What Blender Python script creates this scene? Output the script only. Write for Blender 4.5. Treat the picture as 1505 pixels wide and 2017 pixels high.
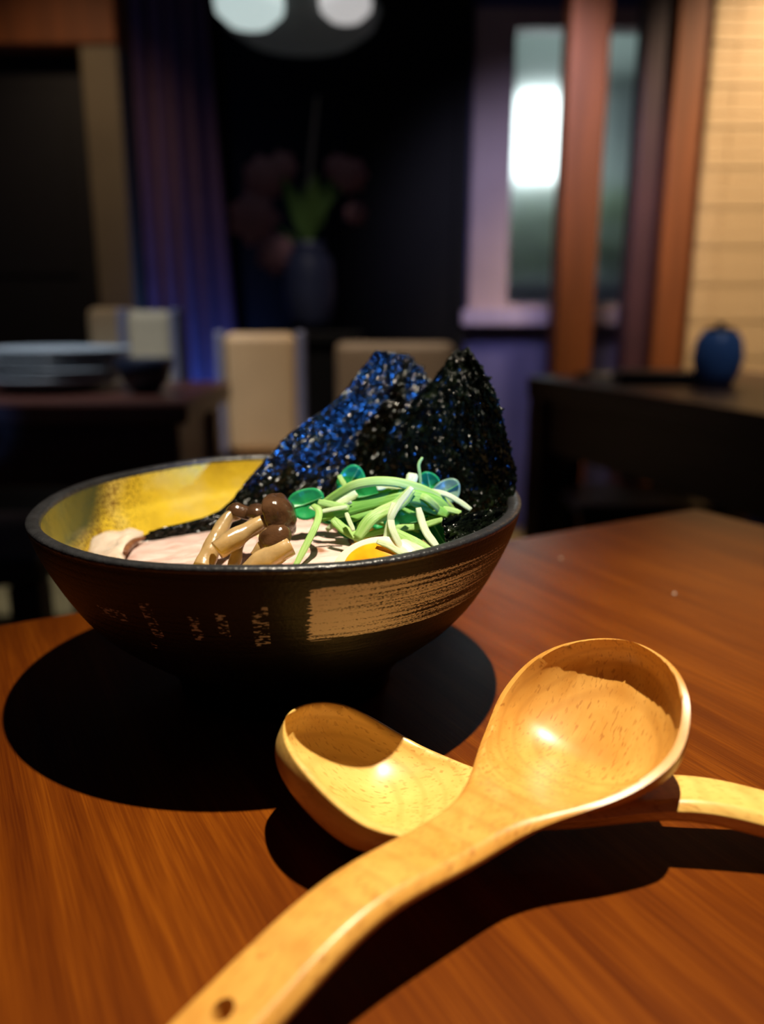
import bpy, bmesh, math, random
from math import radians, sin, cos, pi, tan, atan, atan2, sqrt, exp
from mathutils import Vector, Matrix, noise

for o in list(bpy.data.objects):
    bpy.data.objects.remove(o, do_unlink=True)
SC = bpy.context.scene
COL = SC.collection

# ------------------------------------------------------------------ camera
T = 0.74                      # height of the table top above the floor
CAM_H = 0.171                 # camera above the table top
FPX, CX, CY = 1570.0, 752.5, 1008.5
PITCH = 13.93
cd = bpy.data.cameras.new('camera')
cam = bpy.data.objects.new('camera', cd); COL.objects.link(cam)
cam.location = (0, 0, T + CAM_H)
cam.rotation_euler = (radians(90 - PITCH), 0, 0)
cd.sensor_fit = 'VERTICAL'; cd.sensor_height = 24.0
cd.lens = FPX / 2017 * 24.0
cd.clip_start = 0.02; cd.clip_end = 60
cd.dof.use_dof = True
cd.dof.focus_distance = 0.305
cd.dof.aperture_fstop = cd.lens / 6.0
SC.camera = cam

# ------------------------------------------------------------------ world, lights, exposure
w = bpy.data.worlds.new('world'); SC.world = w; w.use_nodes = True
w.node_tree.nodes['Background'].inputs[0].default_value = (0.55, 0.6, 1.0, 1)
w.node_tree.nodes['Background'].inputs[1].default_value = 0.016
SC.view_settings.view_transform = 'Standard'
SC.view_settings.look = 'None'
SC.view_settings.gamma = 1.0
SC.view_settings.use_curve_mapping = False
SC.view_settings.exposure = 0.0

def lamp(name, kind, loc, energy, color, target=None, **kw):
    ld = bpy.data.lights.new(name, kind); ld.energy = energy; ld.color = color
    for k, v in kw.items(): setattr(ld, k, v)
    o = bpy.data.objects.new(name, ld); COL.objects.link(o); o.location = loc
    if target is not None:
        o.rotation_euler = (Vector(target) - Vector(loc)).to_track_quat('-Z', 'Y').to_euler()
    return o

# the ceiling spot over the table: position comes from the bowl's and the spoons' shadows
lamp('table_spot', 'SPOT', (0.19, 0.3127, T + 1.6), 245, (1.0, 0.88, 0.68), (0.15, 0.19, T),
     spot_size=radians(40), spot_blend=1.0, shadow_soft_size=0.014)
# unseen blue spot added only for the blue glints on the seaweed
lamp('nori_blue_fill', 'SPOT', (1.08, -1.15, 1.15), 480, (0.04, 0.24, 1.0), (-0.035, 0.41, T + 0.158),
     spot_size=radians(4.8), spot_blend=0.6, shadow_soft_size=0.025)
# lamp washing the reed blind at the right
lamp('blind_spot', 'SPOT', (1.42, 1.95, 2.45), 150, (1.0, 0.78, 0.52), (1.42, 2.75, 1.15),
     spot_size=radians(75), spot_blend=0.8, shadow_soft_size=0.06)
# unseen warm spot added to brighten the orange post
lamp('post_fill', 'SPOT', (0.35, 1.5, 2.45), 46, (1.0, 0.72, 0.40), (0.68, 2.6, 1.25),
     spot_size=radians(40), spot_blend=1.0, shadow_soft_size=0.06)
# lamp over the pale chairs
lamp('chair_spot', 'SPOT', (-0.15, 1.7, 2.4), 75, (1.0, 0.82, 0.62), (-0.15, 2.45, 0.62),
     spot_size=radians(34), spot_blend=0.8, shadow_soft_size=0.05)
# unseen spot added to light the platters on the left table
lamp('left_table_fill', 'SPOT', (-0.9, 1.6, 2.45), 110, (0.86, 0.93, 1.0), (-0.88, 2.05, 0.75),
     spot_size=radians(50), spot_blend=0.8, shadow_soft_size=0.05)
# unseen warm spot added for the doorway and cream post, far left
lamp('doorway_fill', 'SPOT', (-0.9, 2.0, 2.45), 30, (1.0, 0.70, 0.42), (-1.1, 3.05, 1.3),
     spot_size=radians(50), spot_blend=1.0, shadow_soft_size=0.05)
# faint unseen spots added to lift the flowers and the right table
lamp('flower_fill', 'SPOT', (-0.25, 2.1, 2.45), 22, (1.0, 0.86, 0.80), (-0.25, 2.85, 1.3),
     spot_size=radians(26), spot_blend=1.0, shadow_soft_size=0.05)
lamp('right_table_fill', 'SPOT', (0.75, 1.0, 2.45), 16, (0.85, 0.9, 1.0), (0.98, 1.95, 0.85),
     spot_size=radians(24), spot_blend=1.0, shadow_soft_size=0.05)
# unseen violet spot added to brighten the window wall
lamp('window_wall_fill', 'SPOT', (0.40, 1.95, 1.85), 40, (0.72, 0.68, 1.0), (0.62, 3.4, 1.05),
     spot_size=radians(60), spot_blend=1.0, shadow_soft_size=0.06)
# blue uplight at the foot of the curtain
lamp('blue_uplight', 'SPOT', (-0.58, 2.92, 0.38), 18, (0.06, 0.24, 1.0), (-0.70, 3.2, 0.75),
     spot_size=radians(85), spot_blend=1.0, shadow_soft_size=0.04)

# ------------------------------------------------------------------ pixel helpers
P_ = radians(PITCH)
def ray(px, py):
    a, b = (px - CX) / FPX, (py - CY) / FPX
    return Vector((a, cos(P_) - b * sin(P_), -sin(P_) - b * cos(P_)))
def at_z(px, py, z):            # point at height z above the table top
    d = ray(px, py); t = (z - CAM_H) / d.z
    return Vector((d.x * t, d.y * t, T + z))
def at_y(px, py, y):            # point at distance y from the camera along the floor
    d = ray(px, py); t = y / d.y
    return Vector((d.x * t, y, T + CAM_H + d.z * t))

# ------------------------------------------------------------------ materials
MATS = {}
def newmat(name):
    m = bpy.data.materials.new(name); m.use_nodes = True
    return m, m.node_tree.nodes, m.node_tree.links, m.node_tree.nodes['Principled BSDF']
def mat(name, col, rough=0.5, var=0.12, scale=30, bump=0.0, bscale=200, spec=0.5, metal=0, coat=0, sss=0, stretch=None):
    if name in MATS: return MATS[name]
    m, N, L, B = newmat(name)
    tc = N.new('ShaderNodeTexCoord'); src = tc.outputs['Object']
    if stretch:
        mp = N.new('ShaderNodeMapping'); mp.inputs['Scale'].default_value = stretch
        L.new(src, mp.inputs[0]); src = mp.outputs[0]
    nz = N.new('ShaderNodeTexNoise'); nz.inputs['Scale'].default_value = scale; nz.inputs['Detail'].default_value = 5
    L.new(src, nz.inputs['Vector'])
    cr = N.new('ShaderNodeValToRGB')
    cr.color_ramp.elements[0].position = 0.25; cr.color_ramp.elements[1].position = 0.75
    cr.color_ramp.elements[0].color = [c * (1 - var) for c in col] + [1]
    cr.color_ramp.elements[1].color = [min(1, c * (1 + var)) for c in col] + [1]
    L.new(nz.outputs[0], cr.inputs[0]); L.new(cr.outputs[0], B.inputs['Base Color'])
    B.inputs['Roughness'].default_value = rough; B.inputs['Metallic'].default_value = metal
    B.inputs['Specular IOR Level'].default_value = spec
    B.inputs['Coat Weight'].default_value = coat; B.inputs['Coat Roughness'].default_value = 0.12
    if sss:
        B.inputs['Subsurface Weight'].default_value = sss
        B.inputs['Subsurface Radius'].default_value = (0.006, 0.003, 0.002); B.inputs['Subsurface Scale'].default_value = 0.5
    if bump:
        n2 = N.new('ShaderNodeTexNoise'); n2.inputs['Scale'].default_value = bscale; n2.inputs['Detail'].default_value = 4
        L.new(src, n2.inputs['Vector'])
        bp = N.new('ShaderNodeBump'); bp.inputs['Strength'].default_value = bump; bp.inputs['Distance'].default_value = 0.002
        L.new(n2.outputs[0], bp.inputs['Height']); L.new(bp.outputs[0], B.inputs['Normal'])
    MATS[name] = m
    return m
def emit(name, col, strength):
    if name in MATS: return MATS[name]
    m, N, L, B = newmat(name)
    B.inputs['Base Color'].default_value = (*col, 1)
    B.inputs['Emission Color'].default_value = (*col, 1); B.inputs['Emission Strength'].default_value = strength
    MATS[name] = m
    return m
def nd(N, L, typ, ins=(), **kw):
    n = N.new(typ)
    for k, v in kw.items(): setattr(n, k, v)
    for k, v in (ins.items() if isinstance(ins, dict) else enumerate(ins)):
        if v is None: continue
        if hasattr(v, 'links') or isinstance(v, bpy.types.NodeSocket): L.new(v, n.inputs[k])
        else: n.inputs[k].default_value = v
    return n
def math_(N, L, op, a, b=None, clamp=False):
    n = N.new('ShaderNodeMath'); n.operation = op; n.use_clamp = clamp
    for i, v in enumerate((a, b)):
        if v is None: continue
        if isinstance(v, bpy.types.NodeSocket): L.new(v, n.inputs[i])
        else: n.inputs[i].default_value = v
    return n.outputs[0]
def ramp(N, L, fac, stops, interp='LINEAR'):
    r = N.new('ShaderNodeValToRGB'); r.color_ramp.interpolation = interp
    e = r.color_ramp.elements
    while len(e) < len(stops): e.new(0.5)
    for i, (p, c) in enumerate(stops):
        e[i].position = p; e[i].color = (*c, 1) if len(c) == 3 else c
    L.new(fac, r.inputs[0])
    return r.outputs[0]

def wood_table():
    m, N, L, B = newmat('table_walnut')
    tc = nd(N, L, 'ShaderNodeTexCoord')
    mp = nd(N, L, 'ShaderNodeMapping', [tc.outputs['Object']]); mp.inputs['Scale'].default_value = (1.6, 26, 26)
    n1 = nd(N, L, 'ShaderNodeTexNoise', {'Vector': mp.outputs[0], 'Scale': 2.2, 'Detail': 7.0, 'Roughness': 0.62, 'Distortion': 0.6})
    mp2 = nd(N, L, 'ShaderNodeMapping', [tc.outputs['Object']]); mp2.inputs['Scale'].default_value = (14, 800, 800)
    n2 = nd(N, L, 'ShaderNodeTexNoise', {'Vector': mp2.outputs[0], 'Scale': 2.0, 'Detail': 3.0})
    f = math_(N, L, 'ADD', math_(N, L, 'MULTIPLY', n1.outputs[0], 0.62), math_(N, L, 'MULTIPLY', n2.outputs[0], 0.38))
    c = ramp(N, L, f, [(0.30, (0.050, 0.0080, 0.0005)), (0.5, (0.105, 0.0222, 0.0010)), (0.70, (0.195, 0.050, 0.0022))])
    L.new(c, B.inputs['Base Color'])
    B.inputs['Roughness'].default_value = 0.33; B.inputs['Specular IOR Level'].default_value = 0.14
    bp = nd(N, L, 'ShaderNodeBump', {'Strength': 0.12, 'Distance': 0.001, 'Height': n2.outputs[0]})
    L.new(bp.outputs[0], B.inputs['Normal'])
    return m
def wood_spoon(name, light, dark, fleck):
    m, N, L, B = newmat(name)
    tc = nd(N, L, 'ShaderNodeTexCoord')
    mp = nd(N, L, 'ShaderNodeMapping', [tc.outputs['Object']]); mp.inputs['Scale'].default_value = (30, 75, 140)
    n1 = nd(N, L, 'ShaderNodeTexNoise', {'Vector': mp.outputs[0], 'Scale': 1.0, 'Detail': 5.0, 'Distortion': 0.9})
    c = ramp(N, L, n1.outputs[0], [(0.25, dark), (0.70, light)])
    # short medullary flecks lying along the grain
    mp2 = nd(N, L, 'ShaderNodeMapping', [tc.outputs['Object']]); mp2.inputs['Scale'].default_value = (260, 1100, 700)
    n2 = nd(N, L, 'ShaderNodeTexNoise', {'Vector': mp2.outputs[0], 'Scale': 1.0, 'Detail': 1.0})
    n3 = nd(N, L, 'ShaderNodeTexNoise', {'Vector': tc.outputs['Object'], 'Scale': 70.0, 'Detail': 2.0})
    fm = math_(N, L, 'MULTIPLY', ramp(N, L, n2.outputs[0], [(0.58, (0, 0, 0)), (0.68, (1, 1, 1))]),
               ramp(N, L, n3.outputs[0], [(0.25, (0.15, 0.15, 0.15)), (0.6, (0.7, 0.7, 0.7))]))
    # faint growth rings
    wv = nd(N, L, 'ShaderNodeTexWave', {'Vector': tc.outputs['Object'], 'Scale': 62.0, 'Distortion': 1.5, 'Detail': 2.0, 'Detail Scale': 0.5}, bands_direction='Z')
    rings = ramp(N, L, wv.outputs[1], [(0.75, (0, 0, 0)), (1.0, (0.22, 0.22, 0.22))])
    fm = math_(N, L, 'MAXIMUM', fm, rings)
    mx = nd(N, L, 'ShaderNodeMix', {0: fm, 6: c, 7: (*fleck, 1)}, data_type='RGBA')
    L.new(mx.outputs[2], B.inputs['Base Color'])
    B.inputs['Roughness'].default_value = 0.36; B.inputs['Specular IOR Level'].default_value = 0.6
    bp = nd(N, L, 'ShaderNodeBump', {'Strength': 0.08, 'Distance': 0.0005, 'Height': n1.outputs[0]})
    L.new(bp.outputs[0], B.inputs['Normal'])
    return m
def bowl_outer():
    m, N, L, B = newmat('black_stoneware')
    tc = nd(N, L, 'ShaderNodeTexCoord'); sp = nd(N, L, 'ShaderNodeSeparateXYZ', [tc.outputs['Object']])
    X, Y, Z = sp.outputs
    th = math_(N, L, 'MULTIPLY', math_(N, L, 'ARCTAN2', Y, X), 180 / pi)
    cb = lambda a, b, c: nd(N, L, 'ShaderNodeCombineXYZ', [a, b, c]).outputs[0]
    M = lambda op, a, b=None, cl=False: math_(N, L, op, a, b, cl)
    coarse = nd(N, L, 'ShaderNodeTexNoise', {'Vector': cb(M('MULTIPLY', th, 0.035), M('MULTIPLY', Z, 850), 0.0), 'Scale': 1.0, 'Detail': 4.0}).outputs[0]
    fine = nd(N, L, 'ShaderNodeTexNoise', {'Vector': cb(M('MULTIPLY', th, 1.5), M('MULTIPLY', Z, 3000), 3.0), 'Scale': 1.0, 'Detail': 3.0}).outputs[0]
    jag = nd(N, L, 'ShaderNodeTexNoise', {'Vector': cb(0.0, M('MULTIPLY', Z, 900), 7.0), 'Scale': 1.0, 'Detail': 2.0}).outputs[0]
    thn = M('MULTIPLY', M('ADD', th, M('ADD', 78.0, M('MULTIPLY', M('SUBTRACT', jag, 0.5), 6.0))), 1 / 92.0)
    inA = M('MULTIPLY', M('GREATER_THAN', thn, 0.0), M('LESS_THAN', thn, 1.0))
    zl = M('ADD', Z, M('MULTIPLY', M('SUBTRACT', coarse, 0.5), 0.004))
    inZ = M('MULTIPLY', M('GREATER_THAN', zl, 0.0575), M('LESS_THAN', zl, 0.0805))
    f = M('ADD', M('MULTIPLY', coarse, 0.5), M('MULTIPLY', fine, 0.5))
    thr = M('ADD', 0.395, M('MULTIPLY', thn, 0.27))
    stroke = M('MULTIPLY', M('MULTIPLY', inA, inZ), M('MULTIPLY', M('SUBTRACT', f, thr), 22.0, True))
    # broken dabs where the brush skipped
    spot = nd(N, L, 'ShaderNodeTexNoise', {'Vector': cb(M('MULTIPLY', th, 0.55), M('MULTIPLY', Z, 950), 11.0), 'Scale': 1.0, 'Detail': 2.0}).outputs[0]
    total = None
    for a0, wd, z0, z1 in ((-87.5, 1.6, 0.056, 0.074), (-95, 1.1, 0.060, 0.071), (-100.8, 1.1, 0.058, 0.069), (-110.5, 1.3, 0.057, 0.073), (-113.5, 0.8, 0.050, 0.0535), (-121, 4.0, 0.062, 0.067)):
        g = M('MULTIPLY', M('LESS_THAN', M('ABSOLUTE', M('ADD', th, -a0)), wd), M('MULTIPLY', M('GREATER_THAN', Z, z0), M('LESS_THAN', Z, z1)))
        total = g if total is None else M('MAXIMUM', total, g)
    dabs = M('MULTIPLY', total, M('MULTIPLY', M('SUBTRACT', spot, 0.53), 18.0, True))
    k = M('MAXIMUM', stroke, M('MULTIPLY', dabs, 0.6))
    rough = nd(N, L, 'ShaderNodeTexNoise', {'Vector': tc.outputs['Object'], 'Scale': 60.0, 'Detail': 6.0}).outputs[0]
    base = ramp(N, L, rough, [(0.35, (0.0038, 0.0041, 0.0052)), (0.7, (0.0075, 0.0078, 0.0092))])
    mx = nd(N, L, 'ShaderNodeMix', {0: k, 6: base, 7: (0.56, 0.53, 0.54, 1)}, data_type='RGBA')
    L.new(mx.outputs[2], B.inputs['Base Color'])
    L.new(M('ADD', 0.42, M('MULTIPLY', k, 0.25)), B.inputs['Roughness']); B.inputs['Specular IOR Level'].default_value = 0.2
    ridges = nd(N, L, 'ShaderNodeTexNoise', {'Vector': cb(M('MULTIPLY', th, 0.01), M('MULTIPLY', Z, 450), 0.0), 'Scale': 1.0, 'Detail': 2.0}).outputs[0]
    grit = nd(N, L, 'ShaderNodeTexNoise', {'Vector': tc.outputs['Object'], 'Scale': 700.0, 'Detail': 2.0}).outputs[0]
    bp = nd(N, L, 'ShaderNodeBump', {'Strength': 0.35, 'Distance': 0.0012, 'Height': M('ADD', M('MULTIPLY', ridges, 0.6), M('MULTIPLY', grit, 0.4))})
    L.new(bp.outputs[0], B.inputs['Normal'])
    return m
def bowl_inner():
    m, N, L, B = newmat('yellow_ochre_glaze')
    tc = nd(N, L, 'ShaderNodeTexCoord'); sp = nd(N, L, 'ShaderNodeSeparateXYZ', [tc.outputs['Object']])
    X, Y, Z = sp.outputs
    M = lambda op, a, b=None, cl=False: math_(N, L, op, a, b, cl)
    big = nd(N, L, 'ShaderNodeTexNoise', {'Vector': tc.outputs['Object'], 'Scale': 32.0, 'Detail': 4.0}).outputs[0]
    yel = ramp(N, L, big, [(0.3, (0.66, 0.45, 0.035)), (0.5, (0.88, 0.63, 0.045)), (0.7, (0.84, 0.66, 0.18))])
    speck = nd(N, L, 'ShaderNodeTexNoise', {'Vector': tc.outputs['Object'], 'Scale': 900.0, 'Detail': 5.0}).outputs[0]
    # iron-brown speckle gathers on the left flank and along the lip
    flank = M('MULTIPLY', M('SUBTRACT', M('MULTIPLY', X, -1.0), 0.074), 45.0, True)
    lip = M('MULTIPLY', M('SUBTRACT', Z, 0.082), 110.0, True)
    edge = M('MAXIMUM', M('MULTIPLY', lip, 0.75), flank)
    sp_k = M('MULTIPLY', M('SUBTRACT', M('ADD', speck, M('MULTIPLY', edge, 0.24)), 0.65), 7.0, True)
    mx = nd(N, L, 'ShaderNodeMix', {0: sp_k, 6: yel, 7: (0.17, 0.075, 0.014, 1)}, data_type='RGBA')
    olive = M('MULTIPLY', M('SUBTRACT', M('MULTIPLY', X, -1.0), 0.0935), 200.0, True)
    mx2 = nd(N, L, 'ShaderNodeMix', {0: olive, 6: mx.outputs[2], 7: (0.07, 0.075, 0.028, 1)}, data_type='RGBA')
    right = M('MULTIPLY', M('SUBTRACT', X, 0.035), 60.0, True)  # near-black right side: shade behind the seaweed put into the glaze colour
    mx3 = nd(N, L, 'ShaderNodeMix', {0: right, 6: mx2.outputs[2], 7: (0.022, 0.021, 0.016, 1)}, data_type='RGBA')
    L.new(mx3.outputs[2], B.inputs['Base Color'])
    B.inputs['Roughness'].default_value = 0.22; B.inputs['Coat Weight'].default_value = 0.4; B.inputs['Coat Roughness'].default_value = 0.1
    bn = nd(N, L, 'ShaderNodeTexNoise', {'Vector': tc.outputs['Object'], 'Scale': 160.0, 'Detail': 3.0}).outputs[0]
    bp = nd(N, L, 'ShaderNodeBump', {'Strength': 0.45, 'Distance': 0.0012, 'Height': bn}); L.new(bp.outputs[0], B.inputs['Normal'])
    return m
def nori_mat(name='roasted_seaweed', spec=0.36):
    m, N, L, B = newmat(name)
    tc = nd(N, L, 'ShaderNodeTexCoord'); ge = nd(N, L, 'ShaderNodeNewGeometry')
    b = nd(N, L, 'ShaderNodeTexNoise', {'Vector': tc.outputs['Object'], 'Scale': 130.0, 'Detail': 4.0}).outputs[0]
    c = ramp(N, L, b, [(0.35, (0.0012, 0.0016, 0.0014)), (0.6, (0.003, 0.0050, 0.0025)), (0.78, (0.010, 0.018, 0.004))])
    L.new(c, B.inputs['Base Color'])
    # pressed flakes: every little cell of the sheet faces its own way and glints alone
    wq = nd(N, L, 'ShaderNodeTexNoise', {'Vector': tc.outputs['Object'], 'Scale': 300.0, 'Detail': 2.0})
    add = nd(N, L, 'ShaderNodeVectorMath', [tc.outputs['Object'], None], operation='ADD')
    sc_ = nd(N, L, 'ShaderNodeVectorMath', [wq.outputs[1], None], operation='SCALE'); sc_.inputs[3].default_value = 0.003
    L.new(sc_.outputs[0], add.inputs[1])
    nsum = ge.outputs['Normal']
    for scale, amt in ((900.0, 0.62), (330.0, 0.42)):
        vo = nd(N, L, 'ShaderNodeTexVoronoi', {'Vector': add.outputs[0], 'Scale': scale})
        sb = nd(N, L, 'ShaderNodeVectorMath', [vo.outputs['Color'], (0.5, 0.5, 0.5)], operation='SUBTRACT')
        sk = nd(N, L, 'ShaderNodeVectorMath', [sb.outputs[0], None], operation='SCALE'); sk.inputs[3].default_value = amt
        nsum = nd(N, L, 'ShaderNodeVectorMath', [nsum, sk.outputs[0]], operation='ADD').outputs[0]
    nn = nd(N, L, 'ShaderNodeVectorMath', [nsum], operation='NORMALIZE')
    L.new(nn.outputs[0], B.inputs['Normal'])
    L.new(ramp(N, L, b, [(0.35, (0.14,) * 3), (0.7, (0.26,) * 3)]), B.inputs['Roughness'])
    B.inputs['Specular IOR Level'].default_value = spec
    tr = nd(N, L, 'ShaderNodeBsdfTranslucent', {'Color': (0.05, 0.02, 0.003, 1)})
    ms = nd(N, L, 'ShaderNodeMixShader', {0: 0.04, 1: B.outputs[0], 2: tr.outputs[0]})
    L.new(ms.outputs[0], N['Material Output'].inputs[0])
    return m
def leafy(name, col, trans, rough=0.35, tw=0.4, scale=90, var=0.25, stretch=None):
    m = mat(name, col, rough, var, scale, 0.15, 300, stretch=stretch)
    N, L = m.node_tree.nodes, m.node_tree.links
    tr = nd(N, L, 'ShaderNodeBsdfTranslucent', {'Color': (*trans, 1)})
    ms = nd(N, L, 'ShaderNodeMixShader', {0: tw, 1: N['Principled BSDF'].outputs[0], 2: tr.outputs[0]})
    L.new(ms.outputs[0], N['Material Output'].inputs[0])
    return m
def pork_mat():
    m, N, L, B = newmat('braised_pork')
    tc = nd(N, L, 'ShaderNodeTexCoord')
    mp = nd(N, L, 'ShaderNodeMapping', [tc.outputs['Object']]); mp.inputs['Scale'].default_value = (60, 220, 220); mp.inputs['Rotation'].default_value = (0, 0, 0.35)
    fib = nd(N, L, 'ShaderNodeTexNoise', {'Vector': mp.outputs[0], 'Scale': 1.0, 'Detail': 4.0, 'Distortion': 0.5}).outputs[0]
    blot = nd(N, L, 'ShaderNodeTexNoise', {'Vector': tc.outputs['Object'], 'Scale': 55.0, 'Detail': 3.0}).outputs[0]
    c1 = ramp(N, L, fib, [(0.3, (0.56, 0.36, 0.31)), (0.55, (0.68, 0.50, 0.45)), (0.75, (0.80, 0.66, 0.62))])
    k = math_(N, L, 'MULTIPLY', math_(N, L, 'SUBTRACT', blot, 0.68), 14.0, True)
    mx = nd(N, L, 'ShaderNodeMix', {0: k, 6: c1, 7: (0.30, 0.13, 0.07, 1)}, data_type='RGBA')
    L.new(mx.outputs[2], B.inputs['Base Color'])
    B.inputs['Roughness'].default_value = 0.32
    B.inputs['Subsurface Weight'].default_value = 0.15; B.inputs['Subsurface Radius'].default_value = (0.004, 0.002, 0.0015); B.inputs['Subsurface Scale'].default_value = 0.5
    bp = nd(N, L, 'ShaderNodeBump', {'Strength': 0.5, 'Distance': 0.0012, 'Height': fib}); L.new(bp.outputs[0], B.inputs['Normal'])
    return m

# ------------------------------------------------------------------ object helpers
def tag(o, label=None, cat=None, group=None, kind=None):
    if label: o['label'] = label
    if cat: o['category'] = cat
    if group: o['group'] = group
    if kind: o['kind'] = kind
    return o
def empty(name, loc, rz=0):
    o = bpy.data.objects.new(name, None); COL.objects.link(o)
    o.location = loc; o.rotation_euler = (0, 0, rz); o.empty_display_size = 0.05
    return o
def link(name, me, m, parent=None, smooth=True):
    o = bpy.data.objects.new(name, me); COL.objects.link(o)
    if m is not None: me.materials.append(m)
    if smooth:
        me.polygons.foreach_set('use_smooth', [True] * len(me.polygons))
    if parent is not None: o.parent = parent
    return o
def mesh_pd(name, verts, faces, m, parent=None, smooth=True, recenter=False, origin=None):
    """verts in parent space (or world); with recenter the origin moves to the base of the mesh"""
    verts = [Vector(v) for v in verts]
    off = Vector((0, 0, 0))
    if origin is not None: off = Vector(origin)
    elif recenter:
        n = len(verts)
        off = Vector((sum(v.x for v in verts) / n, sum(v.y for v in verts) / n, min(v.z for v in verts)))
    me = bpy.data.meshes.new(name)
    me.from_pydata([v - off for v in verts], [], faces); me.update()
    bm = bmesh.new(); bm.from_mesh(me); bmesh.ops.recalc_face_normals(bm, faces=bm.faces); bm.to_mesh(me); bm.free()
    o = link(name, me, m, parent, smooth)
    o.location = off
    return o
def box(name, c, s, m, parent=None, bevel=0.004, seg=2, rz=0, origin_base=True):
    """box of size s whose centre is c"""
    bm = bmesh.new(); bmesh.ops.create_cube(bm, size=1)
    for v in bm.verts: v.co = Vector((v.co.x * s[0], v.co.y * s[1], v.co.z * s[2]))
    if bevel > 0:
        b = min(bevel, min(s) * 0.45)
        bmesh.ops.bevel(bm, geom=list(bm.edges), offset=b, segments=seg, affect='EDGES', profile=0.5)
    me = bpy.data.meshes.new(name); bm.to_mesh(me); bm.free()
    o = link(name, me, m, parent, smooth=False)
    o.location = c; o.rotation_euler = (0, 0, rz)
    return o
def lathe(name, prof, m, parent=None, n=96, loc=(0, 0, 0), closed=False, smooth=True, zfun=None):
    verts, faces = [], []
    k = len(prof)
    for i in range(n):
        a = 2 * pi * i / n
        for r, z in prof:
            x, y = r * cos(a), r * sin(a)
            verts.append((x, y, z if zfun is None else zfun(x, y, z)))
    for i in range(n):
        j = (i + 1) % n
        for q in range(k - 1 if not closed else k):
            p = (q + 1) % k
            faces.append((i * k + q, j * k + q, j * k + p, i * k + p))
    o = mesh_pd(name, verts, faces, m, parent, smooth)
    bm = bmesh.new(); bm.from_mesh(o.data); bmesh.ops.remove_doubles(bm, verts=bm.verts, dist=1e-6)
    bmesh.ops.recalc_face_normals(bm, faces=bm.faces); bm.to_mesh(o.data); bm.free()
    if smooth: o.data.polygons.foreach_set('use_smooth', [True] * len(o.data.polygons))
    o.location = loc
    return o
def catmull(pts, n):
    pts = [Vector(p) for p in pts]
    P = [pts[0] * 2 - pts[1]] + pts + [pts[-1] * 2 - pts[-2]]
    out = []
    for i in range(1, len(P) - 2):
        for k in range(n):
            t = k / n
            a, b, c, d = P[i - 1], P[i], P[i + 1], P[i + 2]
            out.append(0.5 * ((2 * b) + (c - a) * t + (2 * a - 5 * b + 4 * c - d) * t * t + (-a + 3 * b - 3 * c + d) * t ** 3))
    out.append(pts[-1].copy())
    return out
def tube(name, pts, radii, m, parent=None, n=12, sub=6, recenter=False, squash=1.0):
    line = catmull(pts, sub)
    rad = [radii[min(int(i / sub), len(radii) - 1)] * (1 - (i % sub) / sub) + radii[min(int(i / sub) + 1, len(radii) - 1)] * ((i % sub) / sub) for i in range(len(line))]
    verts, faces = [], []
    for i, p in enumerate(line):
        t = (line[min(i + 1, len(line) - 1)] - line[max(i - 1, 0)]).normalized()
        up = Vector((0, 0, 1)) if abs(t.z) < 0.9 else Vector((0, 1, 0))
        s = t.cross(up).normalized(); u = s.cross(t)
        for k in range(n):
            a = 2 * pi * k / n
            verts.append(p + (s * cos(a) + u * sin(a) * squash) * rad[i])
    for i in range(len(line) - 1):
        for k in range(n):
            faces.append((i * n + k, i * n + (k + 1) % n, (i + 1) * n + (k + 1) % n, (i + 1) * n + k))
    faces.append(tuple(range(n))[::-1]); faces.append(tuple(range((len(line) - 1) * n, len(line) * n)))
    return mesh_pd(name, verts, faces, m, parent, True, recenter)
def to_local(o, pts):
    return [Vector(p) - Vector(o.location) for p in pts]

# ================================================================== THE SETTING
M_floor = mat('floor_boards', (0.30, 0.22, 0.10), 0.45, 0.2, 2.0, 0.1, 40, stretch=(1, 12, 1))
M_wall = mat('plum_plaster', (0.095, 0.095, 0.27), 0.7, 0.25, 4, 0.3, 30)
M_black = mat('black_lacquer', (0.004, 0.004, 0.005), 0.6, 0.2, 5, spec=0.15)
M_orange = mat('orange_stained_wood', (0.20, 0.055, 0.010), 0.55, 0.3, 4, 0.1, 30, stretch=(8, 8, 0.6))
M_dark = mat('dark_oak', (0.018, 0.0075, 0.0045), 0.4, 0.3, 4, 0.1, 60, stretch=(1, 10, 10))
M_cream = mat('cream_paint', (0.17, 0.135, 0.085), 0.6, 0.15, 3)
M_mauve = mat('mauve_lit_frame', (0.46, 0.34, 0.37), 0.5, 0.08, 6)  # white frame, with the pinkish light on it put into this colour
WY = 3.40                                                        # front face of the back wall
def struct(o): o['kind'] = 'structure'; return o
struct(box('floor', (0, 1.2, -0.02), (4.6, 5.6, 0.04), M_floor, bevel=0))
wl, wr = at_y(938, 300, WY).x, at_y(1292, 300, WY).x             # window opening
wb, wt = at_y(1000, 612, WY).z, at_y(1000, 22, WY).z
wall = struct(empty('wall_back', (0, WY + 0.06, 0)))
for nm, x0, x1, z0, z1 in (('wall_panel', -2.3, wl, 0, 2.6), ('wall_panel', wr, 2.3, 0, 2.6), ('wall_panel', wl, wr, 0, wb), ('wall_panel', wl, wr, wt, 2.6)):
    box(nm, ((x0 + x1) / 2, 0, (z0 + z1) / 2), (x1 - x0, 0.12, z1 - z0), M_wall, wall, bevel=0)
struct(box('wall_left', (-2.36, 1.2, 1.3), (0.12, 5.6, 2.6), M_wall, bevel=0))
struct(box('wall_right', (2.36, 1.2, 1.3), (0.12, 5.6, 2.6), M_wall, bevel=0))
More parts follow.
